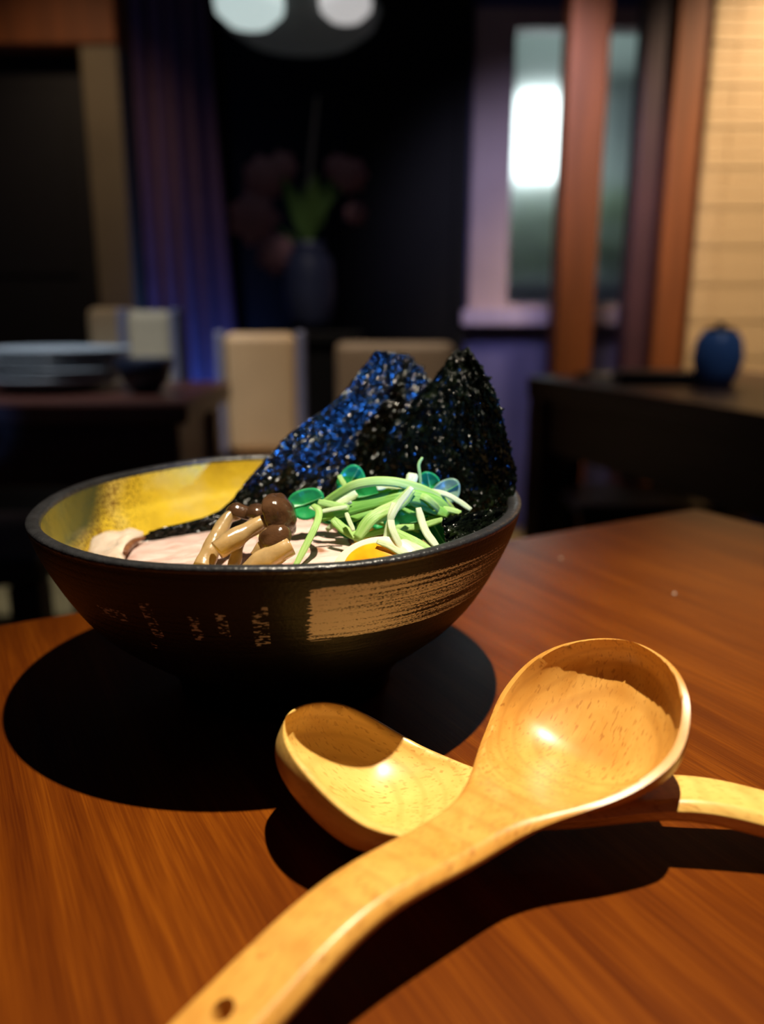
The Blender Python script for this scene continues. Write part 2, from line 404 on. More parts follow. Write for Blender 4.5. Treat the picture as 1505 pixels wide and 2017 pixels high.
# window
win = struct(empty('window_1', ((wl + wr) / 2, WY, wb)))
W_, H_ = wr - wl, wt - wb
def wbox(nm, x0, x1, z0, z1, m, d=0.05, y=0.0): return box(nm, ((x0 + x1) / 2 - (wl + wr) / 2, y, (z0 + z1) / 2 - wb), (x1 - x0, d, z1 - z0), m, win, bevel=0.004)
wx = lambda px: at_y(px, 300, WY).x
wz = lambda py: at_y(1050, py, WY).z
wbox('window_frame', wl - 0.02, wx(1006), wb, wt, M_mauve, 0.09)
wbox('window_frame', wx(1254), wr + 0.02, wb, wt, M_mauve, 0.09)
wbox('window_frame', wx(1006), wx(1254), wz(62), wt, M_mauve, 0.09)
wbox('window_frame', wx(1006), wx(1254), wb, wb + 0.03, M_mauve, 0.09)
wbox('mullion', wx(1106), wx(1176), wb + 0.03, wz(62), M_mauve, 0.07)
wbox('window_sill', wl - 0.05, wr + 0.05, wz(640), wz(610), mat('lilac_sill', (0.42, 0.36, 0.55), 0.45), 0.16, -0.02)
gm, N, L, B = newmat('window_glass')
B.inputs['Transmission Weight'].default_value = 1.0; B.inputs['Roughness'].default_value = 0.32; B.inputs['IOR'].default_value = 1.25
B.inputs['Base Color'].default_value = (0.93, 0.97, 0.97, 1)
wbox('window_pane', wx(1006), wx(1106), wb + 0.03, wz(62), gm, 0.006, 0.02)
wbox('window_pane', wx(1176), wx(1254), wb + 0.03, wz(62), gm, 0.006, 0.02)
struct(box('ground', (0.6, 4.45, -0.03), (3.6, 0.9, 0.04), mat('yard_paving', (0.1, 0.1, 0.1), 0.8), bevel=0))
# outside the window: an added light box standing for daylight, an awning and shrubs
OY = 4.3
ox = lambda px: at_y(px, 300, OY).x
oz = lambda py: at_y(1050, py, OY).z
o = box('added_light_box', ((ox(1012) + ox(1118)) / 2, OY, (oz(185) + oz(352)) / 2), (ox(1118) - ox(1012), 0.12, oz(185) - oz(352)), emit('light_box_face', (0.86, 0.97, 0.97), 4.5), bevel=0.02)
tag(o, 'glowing white light box seen through the window', 'light box')
o = box('outdoor_wall', ((ox(900) + ox(1400)) / 2, OY + 0.25, 1.2), (2.6, 0.1, 2.4), mat('grey_green_render', (0.30, 0.36, 0.34), 0.8, 0.2, 3), bevel=0)
tag(o, 'grey green rendered wall standing outside beyond the window', 'wall')
lamp('outdoor_fill', 'AREA', (ox(1100), OY - 0.45, 2.3), 9, (0.85, 0.95, 0.95), (ox(1100), OY + 0.1, 1.2), shape='RECTANGLE', size=1.2, size_y=0.3)  # unseen area light added to brighten what stands outside
o = box('awning', (ox(1110), OY - 0.02, oz(118)), (1.0, 0.30, oz(70) - oz(168)), mat('grey_green_awning', (0.06, 0.08, 0.072), 0.7), bevel=0.01)
tag(o, 'grey green awning outside above the light box', 'awning')
random.seed(3)
def shrub(name, c, r, n, m, label):
    rt = empty(name, (c[0], c[1], c[2] - r * 1.0))
    verts, faces = [], []
    for i in range(n):
        d = Vector((random.gauss(0, 1), random.gauss(0, 1), random.gauss(0, 1))).normalized() * r * random.uniform(0.5, 1.0)
        p = Vector((0, 0, r)) + Vector((d.x, d.y * 0.6, d.z * 1.15))
        a = Vector((random.gauss(0, 1), random.gauss(0, 1), random.gauss(0, 1))).normalized(); b = a.orthogonal().normalized()
        s = random.uniform(0.02, 0.04); k = len(verts)
        verts += [p - a * s, p + b * s * 0.45, p + a * s, p - b * s * 0.45]; faces.append((k, k + 1, k + 2, k + 3))
    f = mesh_pd('foliage', verts, faces, m, rt, False)
    tube('stem', [(0, 0, -0.06), (0.01, 0, 0.03), (0, 0.01, r)], [0.012, 0.01, 0.006], M_dark, rt, 8)
    tag(rt, label, 'shrub')
M_shrub = leafy('outdoor_leaf', (0.16, 0.24, 0.11), (0.14, 0.22, 0.06), 0.5, 0.3)
shrub('garden_shrub', (ox(1050), OY - 0.15, oz(465)), 0.22, 420, M_shrub, 'leafy green shrub growing outside below the light box')
shrub('garden_shrub', (ox(1215), OY - 0.05, oz(450)), 0.20, 420, M_shrub, 'leafy green shrub outside behind the narrow window pane')
o = box('planter_box', (ox(1110), OY - 0.15, oz(560) / 2 - 0.005), (1.1, 0.3, oz(560) + 0.01), mat('planter_grey', (0.06, 0.06, 0.09), 0.7), bevel=0.01)
tag(o, 'dark grey planter box outside the window under the shrubs', 'planter')

# black doorway in the middle of the back wall
dl, dr = at_y(412, 300, WY - 0.03).x, at_y(925, 300, WY - 0.03).x
d1 = struct(empty('door_1', ((dl + dr) / 2, WY - 0.03, 0)))
hw = (dr - dl) / 2
for k in (-1, 1):
    box('door_leaf', (k * hw / 2, 0, 1.14), (hw - 0.012, 0.05, 2.28), M_black, d1, 0.004)
    box('door_stile', (k * (hw - 0.03), -0.035, 1.14), (0.05, 0.02, 2.2), M_black, d1, 0.003)
box('door_head', (0, 0, 2.45), (hw * 2, 0.055, 0.32), M_black, d1, 0.004)
# dark doorway at the far left with an orange lintel and a cream post
y0 = 3.05
d2 = struct(empty('door_2', (at_y(60, 400, y0).x, y0 + 0.06, 0)))
x0, x1 = at_y(-160, 400, y0).x - d2.location.x, at_y(186, 400, y0).x - d2.location.x
box('door_leaf', ((x0 + x1) / 2, 0, 0.95), (x1 - x0, 0.05, 1.9), mat('near_black_door', (0.006, 0.006, 0.010), 0.5), d2, 0.004)
for zz in (0.5, 1.35):
    box('door_panel', ((x0 + x1) / 2, -0.03, zz), ((x1 - x0) * 0.72, 0.012, 0.6), mat('near_black_door', (0, 0, 0)), d2, 0.004)
zb = at_y(60, 100, y0).z
struct(box('trim_1', ((at_y(-160, 60, y0).x + at_y(238, 60, y0).x) / 2, y0, zb + 0.17), (at_y(238, 60, y0).x - at_y(-160, 60, y0).x, 0.14, 0.34), M_orange, bevel=0.008))
struct(box('trim_2', (at_y(226, 400, y0).x, y0, 1.0), (at_y(262, 400, y0).x - at_y(192, 400, y0).x, 0.12, 2.0), M_cream, bevel=0.01))
# posts at the right
yp = 2.60
xa, xb = at_y(1112, 300, yp).x, at_y(1190, 300, yp).x
struct(box('trim_3', ((xa + xb) / 2, yp + 0.06, 1.3), (xb - xa, 0.12, 2.6), M_orange, bevel=0.008))
yp = 2.86
xa, xb = at_y(1256, 300, yp).x, at_y(1318, 300, yp).x
struct(box('trim_4', ((xa + xb) / 2, yp + 0.05, 1.3), (xb - xa, 0.10, 2.6), mat('plum_post', (0.05, 0.016, 0.022), 0.5, 0.2, 5), bevel=0.006))
xa, xb = at_y(1312, 300, yp - 0.02).x, at_y(1382, 300, yp - 0.02).x
struct(box('trim_5', ((xa + xb) / 2, yp + 0.02, 1.3), (xb - xa, 0.12, 2.6), M_orange, bevel=0.006))

# ------------------------------------------------------------------ reed blind
by = 2.80
rb = empty('reed_blind', (at_y(1384, 300, by).x, by, 0))
xa = 0.0; xb = 0.62
me0 = None
zz = 0.42; i = 0
M_reed = mat('reed_slat_tan', (0.58, 0.40, 0.22), 0.6, 0.08, 9, 0.1, 60, stretch=(0.4, 1, 8))
while zz < 2.3:
    if me0 is None:
        s = box('slat', (xb / 2, 0, zz), (xb, 0.012, 0.040), M_reed, rb, 0.005, 1); me0 = s.data
    else:
        s = bpy.data.objects.new('slat', me0); COL.objects.link(s); s.parent = rb; s.location = (xb / 2, 0.0015 * ((i % 3) - 1), zz)
    zz += 0.0405; i += 1
for x in (0.08, 0.33, 0.56):
    box('cord', (x, -0.008, 1.36), (0.003, 0.003, 1.92), mat('blind_cord', (0.55, 0.38, 0.21), 0.8), rb, 0)
box('head_rail', (xb / 2, 0, 2.33), (xb + 0.03, 0.035, 0.04), M_orange, rb, 0.005)
tag(rb, 'tan reed blind of horizontal slats hanging beside the orange post', 'blind')

# ------------------------------------------------------------------ curtain
cy = 3.2
xa, xb = at_y(258, 400, cy).x, at_y(416, 400, cy).x
verts, faces = [], []
nx, nz = 90, 14
for j in range(nz + 1):
    z = 0.25 + j / nz * 2.1
    for i in range(nx + 1):
        u = i / nx
        amp = 0.022 + 0.012 * (1 - j / nz)
        verts.append((xa + (xb - xa) * u + (1 - j / nz) * 0.10 * u, cy + amp * sin(u * 2 * pi * 5 + 0.6 * sin(j * 0.4)) + 0.012 * sin(u * 23), z))
for j in range(nz):
    for i in range(nx):
        a = j * (nx + 1) + i
        faces.append((a, a + 1, a + nx + 2, a + nx + 1))
o = mesh_pd('curtain', verts, faces, mat('plum_curtain_cloth', (0.11, 0.055, 0.10), 0.8, 0.15, 20), recenter=True)
md = o.modifiers.new('thick', 'SOLIDIFY'); md.thickness = 0.004
tag(o, 'plum purple gathered curtain hanging beside the black doors, blue light at its foot', 'curtain')

# ------------------------------------------------------------------ pendant lamp
ly = 2.75
lc = at_y(592, 60, ly)
pl = empty('pendant_lamp', (lc.x, ly, at_y(592, 92, ly).z))
rr = (at_y(752, 60, ly).x - at_y(436, 60, ly).x) / 2
M_glass = emit('pendant_glass', (0.10, 0.11, 0.11), 0.10)
lathe('shade', [(0.0, 0.0), (rr * 0.35, 0.004), (rr * 0.7, 0.022), (rr * 0.93, 0.06), (rr, 0.10), (rr * 0.985, 0.10), (rr * 0.9, 0.065), (rr * 0.66, 0.03), (0.0, 0.010)], M_glass, pl, 64)
for sx, br, m in ((-0.50, 0.10, emit('pendant_bulb_cool', (0.76, 0.93, 0.91), 0.62)), (0.60, 0.075, emit('pendant_bulb_white', (0.90, 0.88, 0.87), 0.5))):
    b = lathe('bulb', [(0, -0.62 * br), (br * 0.6, -0.5 * br), (br * 0.95, -0.2 * br), (br, 0.1 * br), (br * 0.8, 0.6 * br), (br * 0.35, br), (0, br * 1.05)], m, pl, 40, loc=(sx * rr, -rr * 0.85, 0.045))
lathe('cord', [(0.006, 0.02), (0.006, 0.75)], M_black, pl, 12)
lathe('canopy', [(0, 0.75), (0.06, 0.75), (0.05, 0.79), (0, 0.79)], M_black, pl, 32)
tag(pl, 'shallow glass pendant lamp with two glowing white bulbs', 'lamp')

# ------------------------------------------------------------------ chairs behind
def chair(name, loc, rz, bw, bh, seat_h, m_up, m_fr, label, group=None, side=None):
    r = empty(name, loc, rz)
    def slab(nm, c, s, m, bev): return box(nm, c, s, m, r, bev, 4)
    slab('seat', (0, 0, seat_h - 0.035), (bw, bw * 0.95, 0.07), m_up, 0.03)
    bk = slab('backrest', (0, bw * 0.47, seat_h + 0.02 + (bh - seat_h) / 2), (bw, 0.06, bh - seat_h - 0.02), m_up, 0.03)
    if side is not None:
        for k in (-1, 1):
            slab('backrest_edge', (k * (bw / 2 + 0.012), bw * 0.47, seat_h + 0.02 + (bh - seat_h) / 2), (0.026, 0.07, bh - seat_h - 0.01), side, 0.012)
    for sx in (-1, 1):
        for sy in (-1, 1):
            slab('leg', (sx * (bw / 2 - 0.03), sy * (bw * 0.42), (seat_h - 0.07) / 2), (0.04, 0.04, seat_h - 0.07), m_fr, 0.006)
    slab('seat_frame', (0, 0, seat_h - 0.09), (bw - 0.05, bw * 0.86, 0.04), m_fr, 0.006)
    tag(r, label, 'chair', group)
    return r
M_tan = mat('tan_leather', (0.56, 0.38, 0.21), 0.55, 0.1, 8, 0.1, 80)
M_blueg = mat('blue_grey_edge', (0.20, 0.21, 0.33), 0.5)  # on the tan chair these edges stand in for rim light
M_beige = mat('beige_fabric', (0.62, 0.52, 0.36), 0.85, 0.1, 40)
cy = 2.45
c1x = at_y(516, 700, cy).x
chair('tan_chair', (c1x, cy - 0.12, 0), 0, 0.215, at_y(505, 662, cy).z, 0.47, M_tan, M_dark, 'tan leather chair left of the vase, blue grey rim light coloured onto its back edges', side=M_blueg)
c2x = at_y(770, 700, cy).x
chair('tan_chair', (c2x, cy - 0.17, 0), radians(-4), 0.36, at_y(770, 680, cy).z, 0.46, mat('pale_tan_leather', (0.30, 0.22, 0.15), 0.55, 0.1, 8), M_dark, 'wide pale tan chair standing behind the seaweed sheets')
cy = 2.75
c3x = at_y(215, 640, cy).x
chair('beige_chair', (c3x, cy, 0), radians(6), 0.17, at_y(215, 612, cy).z, 0.45, M_beige, M_dark, 'narrow beige chair beside the cream post')
c4x = at_y(288, 640, cy - 0.15).x
chair('beige_chair', (c4x, cy - 0.2, 0), radians(-8), 0.15, at_y(275, 618, cy - 0.15).z, 0.45, M_beige, M_dark, 'beige chair with grey lavender edges in front of the plum curtain', side=M_blueg)

# ------------------------------------------------------------------ vase with flowers on a dark pedestal
vy = 2.85
vb = at_y(612, 652, vy)
ped = empty('pedestal', (vb.x, vy, 0))
box('pedestal_body', (0, 0, vb.z / 2 - 0.02), (0.30, 0.26, vb.z - 0.04), M_black, ped, 0.006)
box('pedestal_top', (0, 0, vb.z - 0.02), (0.36, 0.30, 0.04), M_black, ped, 0.006)
tag(ped, 'black lacquer pedestal carrying the flower vase', 'pedestal')
vh = at_y(612, 478, vy).z - vb.z
o = lathe('flower_vase', [(0, 0), (0.055, 0), (0.075, vh * 0.12), (0.088, vh * 0.45), (0.078, vh * 0.8), (0.05, vh * 0.95), (0.056, vh), (0.048, vh), (0.044, vh * 0.94), (0.066, vh * 0.75), (0.07, vh * 0.3), (0, vh * 0.1)], mat('ink_blue_glaze', (0.035, 0.045, 0.10), 0.4), None, 48, loc=(vb.x, vy, vb.z))
tag(o, 'dark ink blue rounded vase holding the pink flowers', 'vase')
M_stem = leafy('flower_stem_green', (0.13, 0.26, 0.06), (0.12, 0.25, 0.04), 0.5, 0.3)
M_petal = leafy('dusky_pink_petal', (0.38, 0.19, 0.22), (0.34, 0.14, 0.16), 0.6, 0.3)
M_twig = mat('grey_twig', (0.30, 0.27, 0.25), 0.7)
def flower_stem(label, tip, blooms, m_stem, leafy_=True):
    base = Vector((vb.x, vy, vb.z + vh * 0.35))
    r = empty('flower_spray', base)
    t = Vector(tip) - base
    mid = Vector((t.x * 0.15, t.y * 0.3, t.z * 0.6))
    tube('stem', [(0, 0, 0), mid * 0.6, mid, t], [0.008, 0.008, 0.007, 0.004], m_stem, r, 8)
    for bp_, s in blooms:
        c = Vector(bp_) - base
        vs, fs = [], []
        for k in range(7):
            a = 2 * pi * k / 7; q = len(vs)
            for j in range(5):
                u = j / 4; wd = s * 0.42 * sin(pi * min(1, u * 0.85 + 0.1))
                rad = s * u; h = s * (0.5 * u * u - 0.2)
                for e in (-1, 1):
                    vs.append(c + Vector((cos(a) * rad - sin(a) * wd * e, h + 0.0 - s * 0.2, sin(a) * rad + cos(a) * wd * e)))
            for j in range(4): fs.append((q + 2 * j, q + 2 * j + 1, q + 2 * j + 3, q + 2 * j + 2))
        mesh_pd('bloom', vs, fs, M_petal, r)
    if leafy_:
        for k in range(4):
            a = k * 1.7; d = Vector((cos(a) * 0.25, sin(a) * 0.2, 1)).normalized()
            c = Vector((0, 0, vh * 0.62)); s_ = d.cross(Vector((0, 1, 0))).normalized()
            vs, fs = [], []
            for j in range(7):
                u = j / 6; p = c + d * 0.22 * u + Vector((cos(a), sin(a), 0)) * 0.03 * u * u; wd = 0.028 * sin(pi * min(1, u * 0.9 + 0.06))
                vs += [p - s_ * wd, p + s_ * wd]
            for j in range(6): fs.append((2 * j, 2 * j + 1, 2 * j + 3, 2 * j + 2))
            mesh_pd('leaf', vs, fs, M_stem, r)
    tag(r, label, 'flower', 'stems in the ink blue vase')
A = lambda px, py, dy=0: at_y(px, py, vy + dy)
flower_stem('pink flowering stem leaning out on the curtain side of the vase', A(515, 420), [(A(520, 350), .075), (A(500, 430), .09), (A(545, 500), .075), (A(555, 330), .055)], M_stem)
flower_stem('pink flowering stem with fewer blooms on the window side of the vase', A(685, 350), [(A(690, 345), .06), (A(665, 330), .045), (A(700, 420), .04)], M_stem, False)
flower_stem('bare grey twig rising tallest from the vase', A(625, 190, 0.03), [], M_twig, False)

# ------------------------------------------------------------------ neighbouring table at the right
ca, cb_ = at_z(1038, 741, 0), at_z(1505, 815, 0)
dv = (cb_ - ca); dv.z = 0; dv.normalize()
dw = Vector((-dv.y, dv.x, 0))
M_rt = mat('dark_brown_table', (0.034, 0.010, 0.0055), 0.4, 0.3, 5, 0.1, 60, stretch=(1, 12, 12))
rt = empty('side_table', (ca.x, ca.y, 0), atan2(dv.y, dv.x))
Lr, Wr = 1.25, 0.75
box('tabletop', (Lr / 2, Wr / 2, T - 0.03), (Lr, Wr, 0.06), M_rt, rt, 0.005)
for a in (0.045, Lr - 0.045):
    for b in (0.045, Wr - 0.045):
        box('leg', (a, b, (T - 0.06) / 2), (0.08, 0.08, T - 0.06), M_rt, rt, 0.005)
for b in (0.04, Wr - 0.04):
    box('apron', (Lr / 2, b, T - 0.06 - 0.07), (Lr - 0.17, 0.025, 0.14), M_rt, rt, 0.003)
for a in (0.04, Lr - 0.04):
    box('apron', (a, Wr / 2, T - 0.06 - 0.07), (0.025, Wr - 0.17, 0.14), M_rt, rt, 0.003)
tag(rt, 'dark brown wooden table with thick legs under the blue cup', 'table')
# bench standing behind it
q = at_y(1112, 1000, 2.47)
bn = empty('wooden_bench', (q.x, q.y, 0))
for k in (0, 0.36): box('back_post', (k, 0.0, 0.26), (0.086, 0.05, 0.52), M_dark, bn, 0.004)
box('backrest', (0.245, 0.0, 0.455), (0.16, 0.03, 0.12), M_dark, bn, 0.004)
box('seat', (0.18, -0.16, 0.375), (0.42, 0.30, 0.035), M_dark, bn, 0.006)
box('front_panel', (0.18, -0.28, 0.21), (0.40, 0.025, 0.29), M_dark, bn, 0.003)
for k in (0.01, 0.35): box('leg', (k, -0.28, 0.178), (0.05, 0.045, 0.356), M_dark, bn, 0.004)
tag(bn, 'near black wooden bench behind the dark brown table', 'bench')
# things on that table
def on_rt(px, py): return at_z(px, py, 0.0)
p = on_rt(1306, 757)
o = box('tray_box', (p.x, p.y + 0.06, T + 0.015), (0.20, 0.14, 0.03), mat('matt_black_plastic', (0.006, 0.006, 0.007), 0.45), bevel=0.004, rz=radians(-6))
tag(o, 'flat black box lying on the dark brown table beside the blue cup', 'box')
p = on_rt(1425, 762)
bc = empty('blue_cup', (p.x, p.y + 0.05, T))
ch = at_y(1425, 652, p.y + 0.05).z - T
M_cup = mat('cobalt_glaze', (0.10, 0.24, 0.60), 0.35, 0.2, 8)
lathe('cup_body', [(0, 0), (0.038, 0), (0.052, ch * 0.2), (0.06, ch * 0.5), (0.055, ch * 0.8), (0.043, ch * 0.97), (0.039, ch), (0.036, ch * 0.96), (0.048, ch * 0.75), (0.05, ch * 0.4), (0, ch * 0.1)], M_cup, bc, 48)
lathe('lid', [(0, ch + 0.022), (0.008, ch + 0.02), (0.01, ch + 0.012), (0.034, ch + 0.006), (0.04, ch), (0, ch - 0.002)], mat('dark_navy_lid', (0.01, 0.014, 0.03), 0.3), bc, 40)
tag(bc, 'rounded cobalt blue jar with a dark lid on the dark brown table', 'jar')
p = on_rt(1195, 748)
o = box('paper_pad', (p.x + 0.02, p.y + 0.05, T + 0.007), (0.11, 0.07, 0.014), mat('white_paper', (0.85, 0.83, 0.8), 0.7), bevel=0.001, rz=0.2)
tag(o, 'small white paper pad on the corner of the dark brown table', 'paper')
p = on_rt(1168, 746)
o = lathe('pen_stub', [(0, -0.05), (0.004, -0.048), (0.009, -0.03), (0.009, 0.04), (0.006, 0.05), (0, 0.05)], mat('matt_black_plastic', (0, 0, 0)), None, 20, loc=(p.x, p.y + 0.02, T + 0.0095))
o.rotation_euler = (0, radians(90), 0.3)
tag(o, 'short black marker lying beside the white paper pad', 'marker')

# ------------------------------------------------------------------ neighbouring table at the left
lt = empty('side_table', (-0.90, 2.0, 0))
e1 = at_z(366, 790, 0)
xr = e1.x + 0.90; yf = e1.y - 2.0
M_lt = mat('red_brown_table', (0.075, 0.022, 0.014), 0.35, 0.3, 5, 0.1, 60, stretch=(1, 12, 12))
box('tabletop', ((xr - 0.62) / 2, (yf + 0.12) / 2, T - 0.025), (xr + 0.62, 0.12 - yf, 0.05), M_lt, lt, 0.01)
for a in (-0.56, xr - 0.06):
    for b in (yf + 0.06, 0.06): box('leg', (a, b, (T - 0.05) / 2), (0.07, 0.07, T - 0.05), M_lt, lt, 0.006)
for b in (yf + 0.05, 0.07): box('apron', ((xr - 0.62) / 2, b, T - 0.12), (xr + 0.45, 0.03, 0.14), M_lt, lt, 0.004)
for a in (-0.56, xr - 0.06): box('apron', (a, (yf + 0.12) / 2, T - 0.12), (0.03, 0.0 - yf, 0.14), M_lt, lt, 0.004)
tag(lt, 'red brown wooden table set with pale platters beside the plum curtain', 'table')
pc = at_z(95, 764, 0); pc.y = 1.88; pc.x = at_y(110, 740, 1.88).x
M_plate = mat('pale_grey_glaze', (0.40, 0.45, 0.50), 0.3, 0.08, 10)
pr = [(0, 0.004), (0.07, 0.0), (0.10, 0.004), (0.165, 0.024), (0.168, 0.027), (0.163, 0.029), (0.10, 0.011), (0, 0.009)]
names = ['pale grey platter lying directly on the red brown table', 'pale grey platter second from the bottom of its stack', 'pale grey platter third from the bottom of its stack', 'pale grey platter on top of the stack on the red brown table']
me0 = None
for k in range(4):
    if me0 is None: o = lathe('platter', pr, M_plate, None, 64); me0 = o.data
    else: o = bpy.data.objects.new('platter', me0); COL.objects.link(o)
    o.location = (pc.x + 0.006 * (k % 2), pc.y + 0.004 * k, T + 0.0055 + 0.0205 * k)
    tag(o, names[k], 'platter', 'stacked platters')
bx = at_y(285, 740, 1.86)
o = lathe('dark_bowl', [(0, 0.003), (0.028, 0.0), (0.032, 0.006), (0.05, 0.03), (0.066, 0.075), (0.063, 0.076), (0.046, 0.034), (0, 0.014)], mat('navy_bowl_glaze', (0.012, 0.016, 0.035), 0.35), None, 48, loc=(bx.x + 0.02, 1.80, T))
tag(o, 'small dark navy bowl beside the stack of pale platters', 'bowl')
# dark stool by the left edge of our table
q = at_y(82, 1120, 1.25)
st = empty('dark_stool', (q.x - 0.12, 1.30, 0))
box('seat', (0, 0, 0.53), (0.32, 0.30, 0.05), M_dark, st, 0.012)
for a in (-0.13, 0.13):
    for b in (-0.12, 0.12): box('leg', (a, b, 0.2525), (0.05, 0.05, 0.505), M_dark, st, 0.005)
for b in (-0.12, 0.12): box('stretcher', (0, b, 0.16), (0.22, 0.025, 0.04), M_dark, st, 0.003)
tag(st, 'dark wooden stool beyond the edge of the dining table', 'stool')

# ================================================================== OUR TABLE
cA, cB = at_z(1370, 1000, 0), at_z(145, 1204, 0)
u = (cB - cA); u.z = 0; u.normalize()
v = Vector((-u.y, u.x, 0))
if v.y > 0: v = -v
tb = empty('dining_table', (cA.x, cA.y, 0), atan2(v.y, v.x))    # local x runs along the grain
# with x = v, the local y axis is rot90(v); the table extends along u
yy = Vector((-v.y, v.x, 0)); sgn = 1 if yy.dot(u) > 0 else -1
LT, WT = 1.2, 0.78
M_table = wood_table()
box('tabletop', (LT / 2, sgn * WT / 2, T - 0.016), (LT, WT, 0.032), M_table, tb, 0.004, 3)
for a in (0.06, LT - 0.06):
    for b in (0.06, WT - 0.06): box('leg', (a, sgn * b, (T - 0.032) / 2), (0.06, 0.06, T - 0.032), M_table, tb, 0.005)
for b in (0.06, WT - 0.06): box('apron', (LT / 2, sgn * b, T - 0.072), (LT - 0.18, 0.022, 0.08), M_table, tb, 0.002)
for a in (0.06, LT - 0.06): box('apron', (a, sgn * WT / 2, T - 0.072), (0.022, WT - 0.18, 0.08), M_table, tb, 0.002)
tag(tb, 'reddish brown polished wooden dining table under the ramen bowl', 'table')

# ================================================================== RAMEN BOWL
BX, BY = -0.0466, 0.3615
BH, BR = 0.0894, 0.1096
TX, TY = 0.010, 0.0072
def wob(x, y, z):
    k = max(0, z / BH)
    a = atan2(y, x)
    return z + k * (TX * x + TY * y) + k * 0.0004 * sin(3 * a + 1) + k * 0.0003 * sin(7 * a)
bw = empty('ramen_bowl', (BX, BY, T))
out_p = [(0.0515, 0.0075), (0.056, 0.0135), (0.0595, 0.018), (0.067, 0.024), (0.0745, 0.030), (0.0815, 0.036), (0.0872, 0.042), (0.0918, 0.048), (0.0955, 0.054), (0.0988, 0.060),
         (0.1018, 0.066), (0.1046, 0.072), (0.1070, 0.078), (0.1088, 0.084), (0.1096, 0.0872)]
def dense(p, n=3):
    return [(a.x, a.y) for a in catmull([Vector((x, z, 0)) for x, z in p], n)]
M_bo = bowl_outer(); M_bi = bowl_inner()
lathe('outer_wall', dense(out_p), M_bo, bw, 180, zfun=wob)
rim_p = [(0.1096, 0.0872), (0.1099, 0.0884), (0.1094, 0.0894), (0.1080, 0.0898), (0.1062, 0.0897), (0.1046, 0.0889), (0.1038, 0.0872)]
lathe('rim', dense(rim_p, 2), mat('worn_black_rim', (0.022, 0.022, 0.024), 0.30, 0.35, 120, 0.35, 350), bw, 180, zfun=wob)
in_p = [(0.1038, 0.0872), (0.1030, 0.083), (0.1015, 0.077), (0.0996, 0.0715), (0.0972, 0.068), (0.095, 0.064), (0.0905, 0.056), (0.085, 0.048), (0.076, 0.038), (0.062, 0.026), (0.045, 0.018), (0.02, 0.0145), (0.0, 0.014)]
lathe('inner_glaze', dense(in_p), M_bi, bw, 180, zfun=wob)
lathe('foot_ring', [(0.0, 0.0075), (0.040, 0.0075), (0.0425, 0.001), (0.044, 0.0), (0.049, 0.0), (0.0505, 0.0012), (0.0515, 0.0075)], M_bo, bw, 128)
tag(bw, 'black stoneware ramen bowl with a pale brush stroke and yellow glazed inside', 'bowl')
# broth
n = 128
o = lathe('ramen_broth', [(0, 0.0), (0.03, 0.0002), (0.06, -0.0002), (0.0868, 0.0), (0.0872, -0.001), (0.060, -0.022), (0.0, -0.030)], mat('milky_broth', (0.55, 0.38, 0.18), 0.12, 0.1, 60, sss=0.1), None, n, loc=(BX, BY, T + 0.0525))
tag(o, 'milky tan broth filling the black ramen bowl', 'broth')

# ------------------------------------------------------------------ pork slices
M_pork = pork_mat()
M_fat = mat('pork_fat', (0.72, 0.58, 0.47), 0.22, 0.22, 90, 0.4, 160, sss=0.2)
M_crust = mat('seared_edge', (0.20, 0.075, 0.03), 0.35, 0.4, 160, 0.6, 300)
def slab_px(name, poly, m, parent, thick=0.006, seed=0, rough=0.0012):
    """poly: (px, py, z) outline of a slice's top face"""
    pts = [at_z(a, b, z) for a, b, z in poly]
    ring = catmull(pts + [pts[0]], 5)[:-1]
    n = len(ring); c = sum(ring, Vector()) / n
    verts, faces = [], []
    K = 9
    for k in range(K):                       # rings from rim to centre on the top face
        f = 1 - k / K
        for p in ring:
            q = c + (p - c) * f
            h = noise.noise(Vector((q.x * 120 + seed, q.y * 120, 0))) * rough + (0.0012 * (1 - f ** 4))
            verts.append(q + Vector((0, 0, h)))
    verts.append(c + Vector((0, 0, 0.001)))
    ct = len(verts) - 1
    for k in range(K - 1):
        for i in range(n):
            j = (i + 1) % n
            faces.append((k * n + i, k * n + j, (k + 1) * n + j, (k + 1) * n + i))
    for i in range(n): faces.append(((K - 1) * n + i, (K - 1) * n + (i + 1) % n, ct))
    b0 = len(verts)
    for dz, f in ((-0.3, 1.012), (-0.7, 1.012), (-1.0, 0.985)):
        for p in ring: verts.append(c + (p - c) * f + Vector((0, 0, dz * thick)))
    for r0, r1 in ((0, b0), (b0, b0 + n), (b0 + n, b0 + 2 * n)):
        for i in range(n):
            j = (i + 1) % n
            faces.append((r0 + i, r1 + i, r1 + j, r0 + j))
    faces.append(tuple(range(b0 + 2 * n, b0 + 3 * n)))
    verts = [vv - Vector(parent.location) for vv in verts]
    return mesh_pd(name, verts, faces, m, parent)
def rel(parent, pts): return [Vector(p) - Vector(parent.location) for p in pts]
p1 = empty('pork_slice', at_z(340, 1095, 0.058))
slab_px('meat', [(236, 1092, .0625), (256, 1072, .0635), (300, 1064, .065), (350, 1056, .066), (400, 1048, .067), (445, 1044, .068), (500, 1052, .069), (520, 1090, .070), (500, 1125, .070), (420, 1150, .069), (330, 1142, .066), (262, 1118, .063)], M_pork, p1, 0.007, 1)
slab_px('fat', [(172, 1086, .0635), (182, 1062, .066), (210, 1046, .068), (240, 1040, .069), (270, 1041, .069), (282, 1050, .068), (262, 1066, .067), (248, 1082, .066), (240, 1108, .066), (205, 1108, .065)], M_fat, p1, 0.009, 7, 0.003)
tube('seared_edge', rel(p1, [at_z(*q) for q in ((246, 1090, .0665), (252, 1078, .067), (264, 1066, .067), (285, 1059, .067))]), [.0011, .0016, .0013, .0008], M_crust, p1, 8)
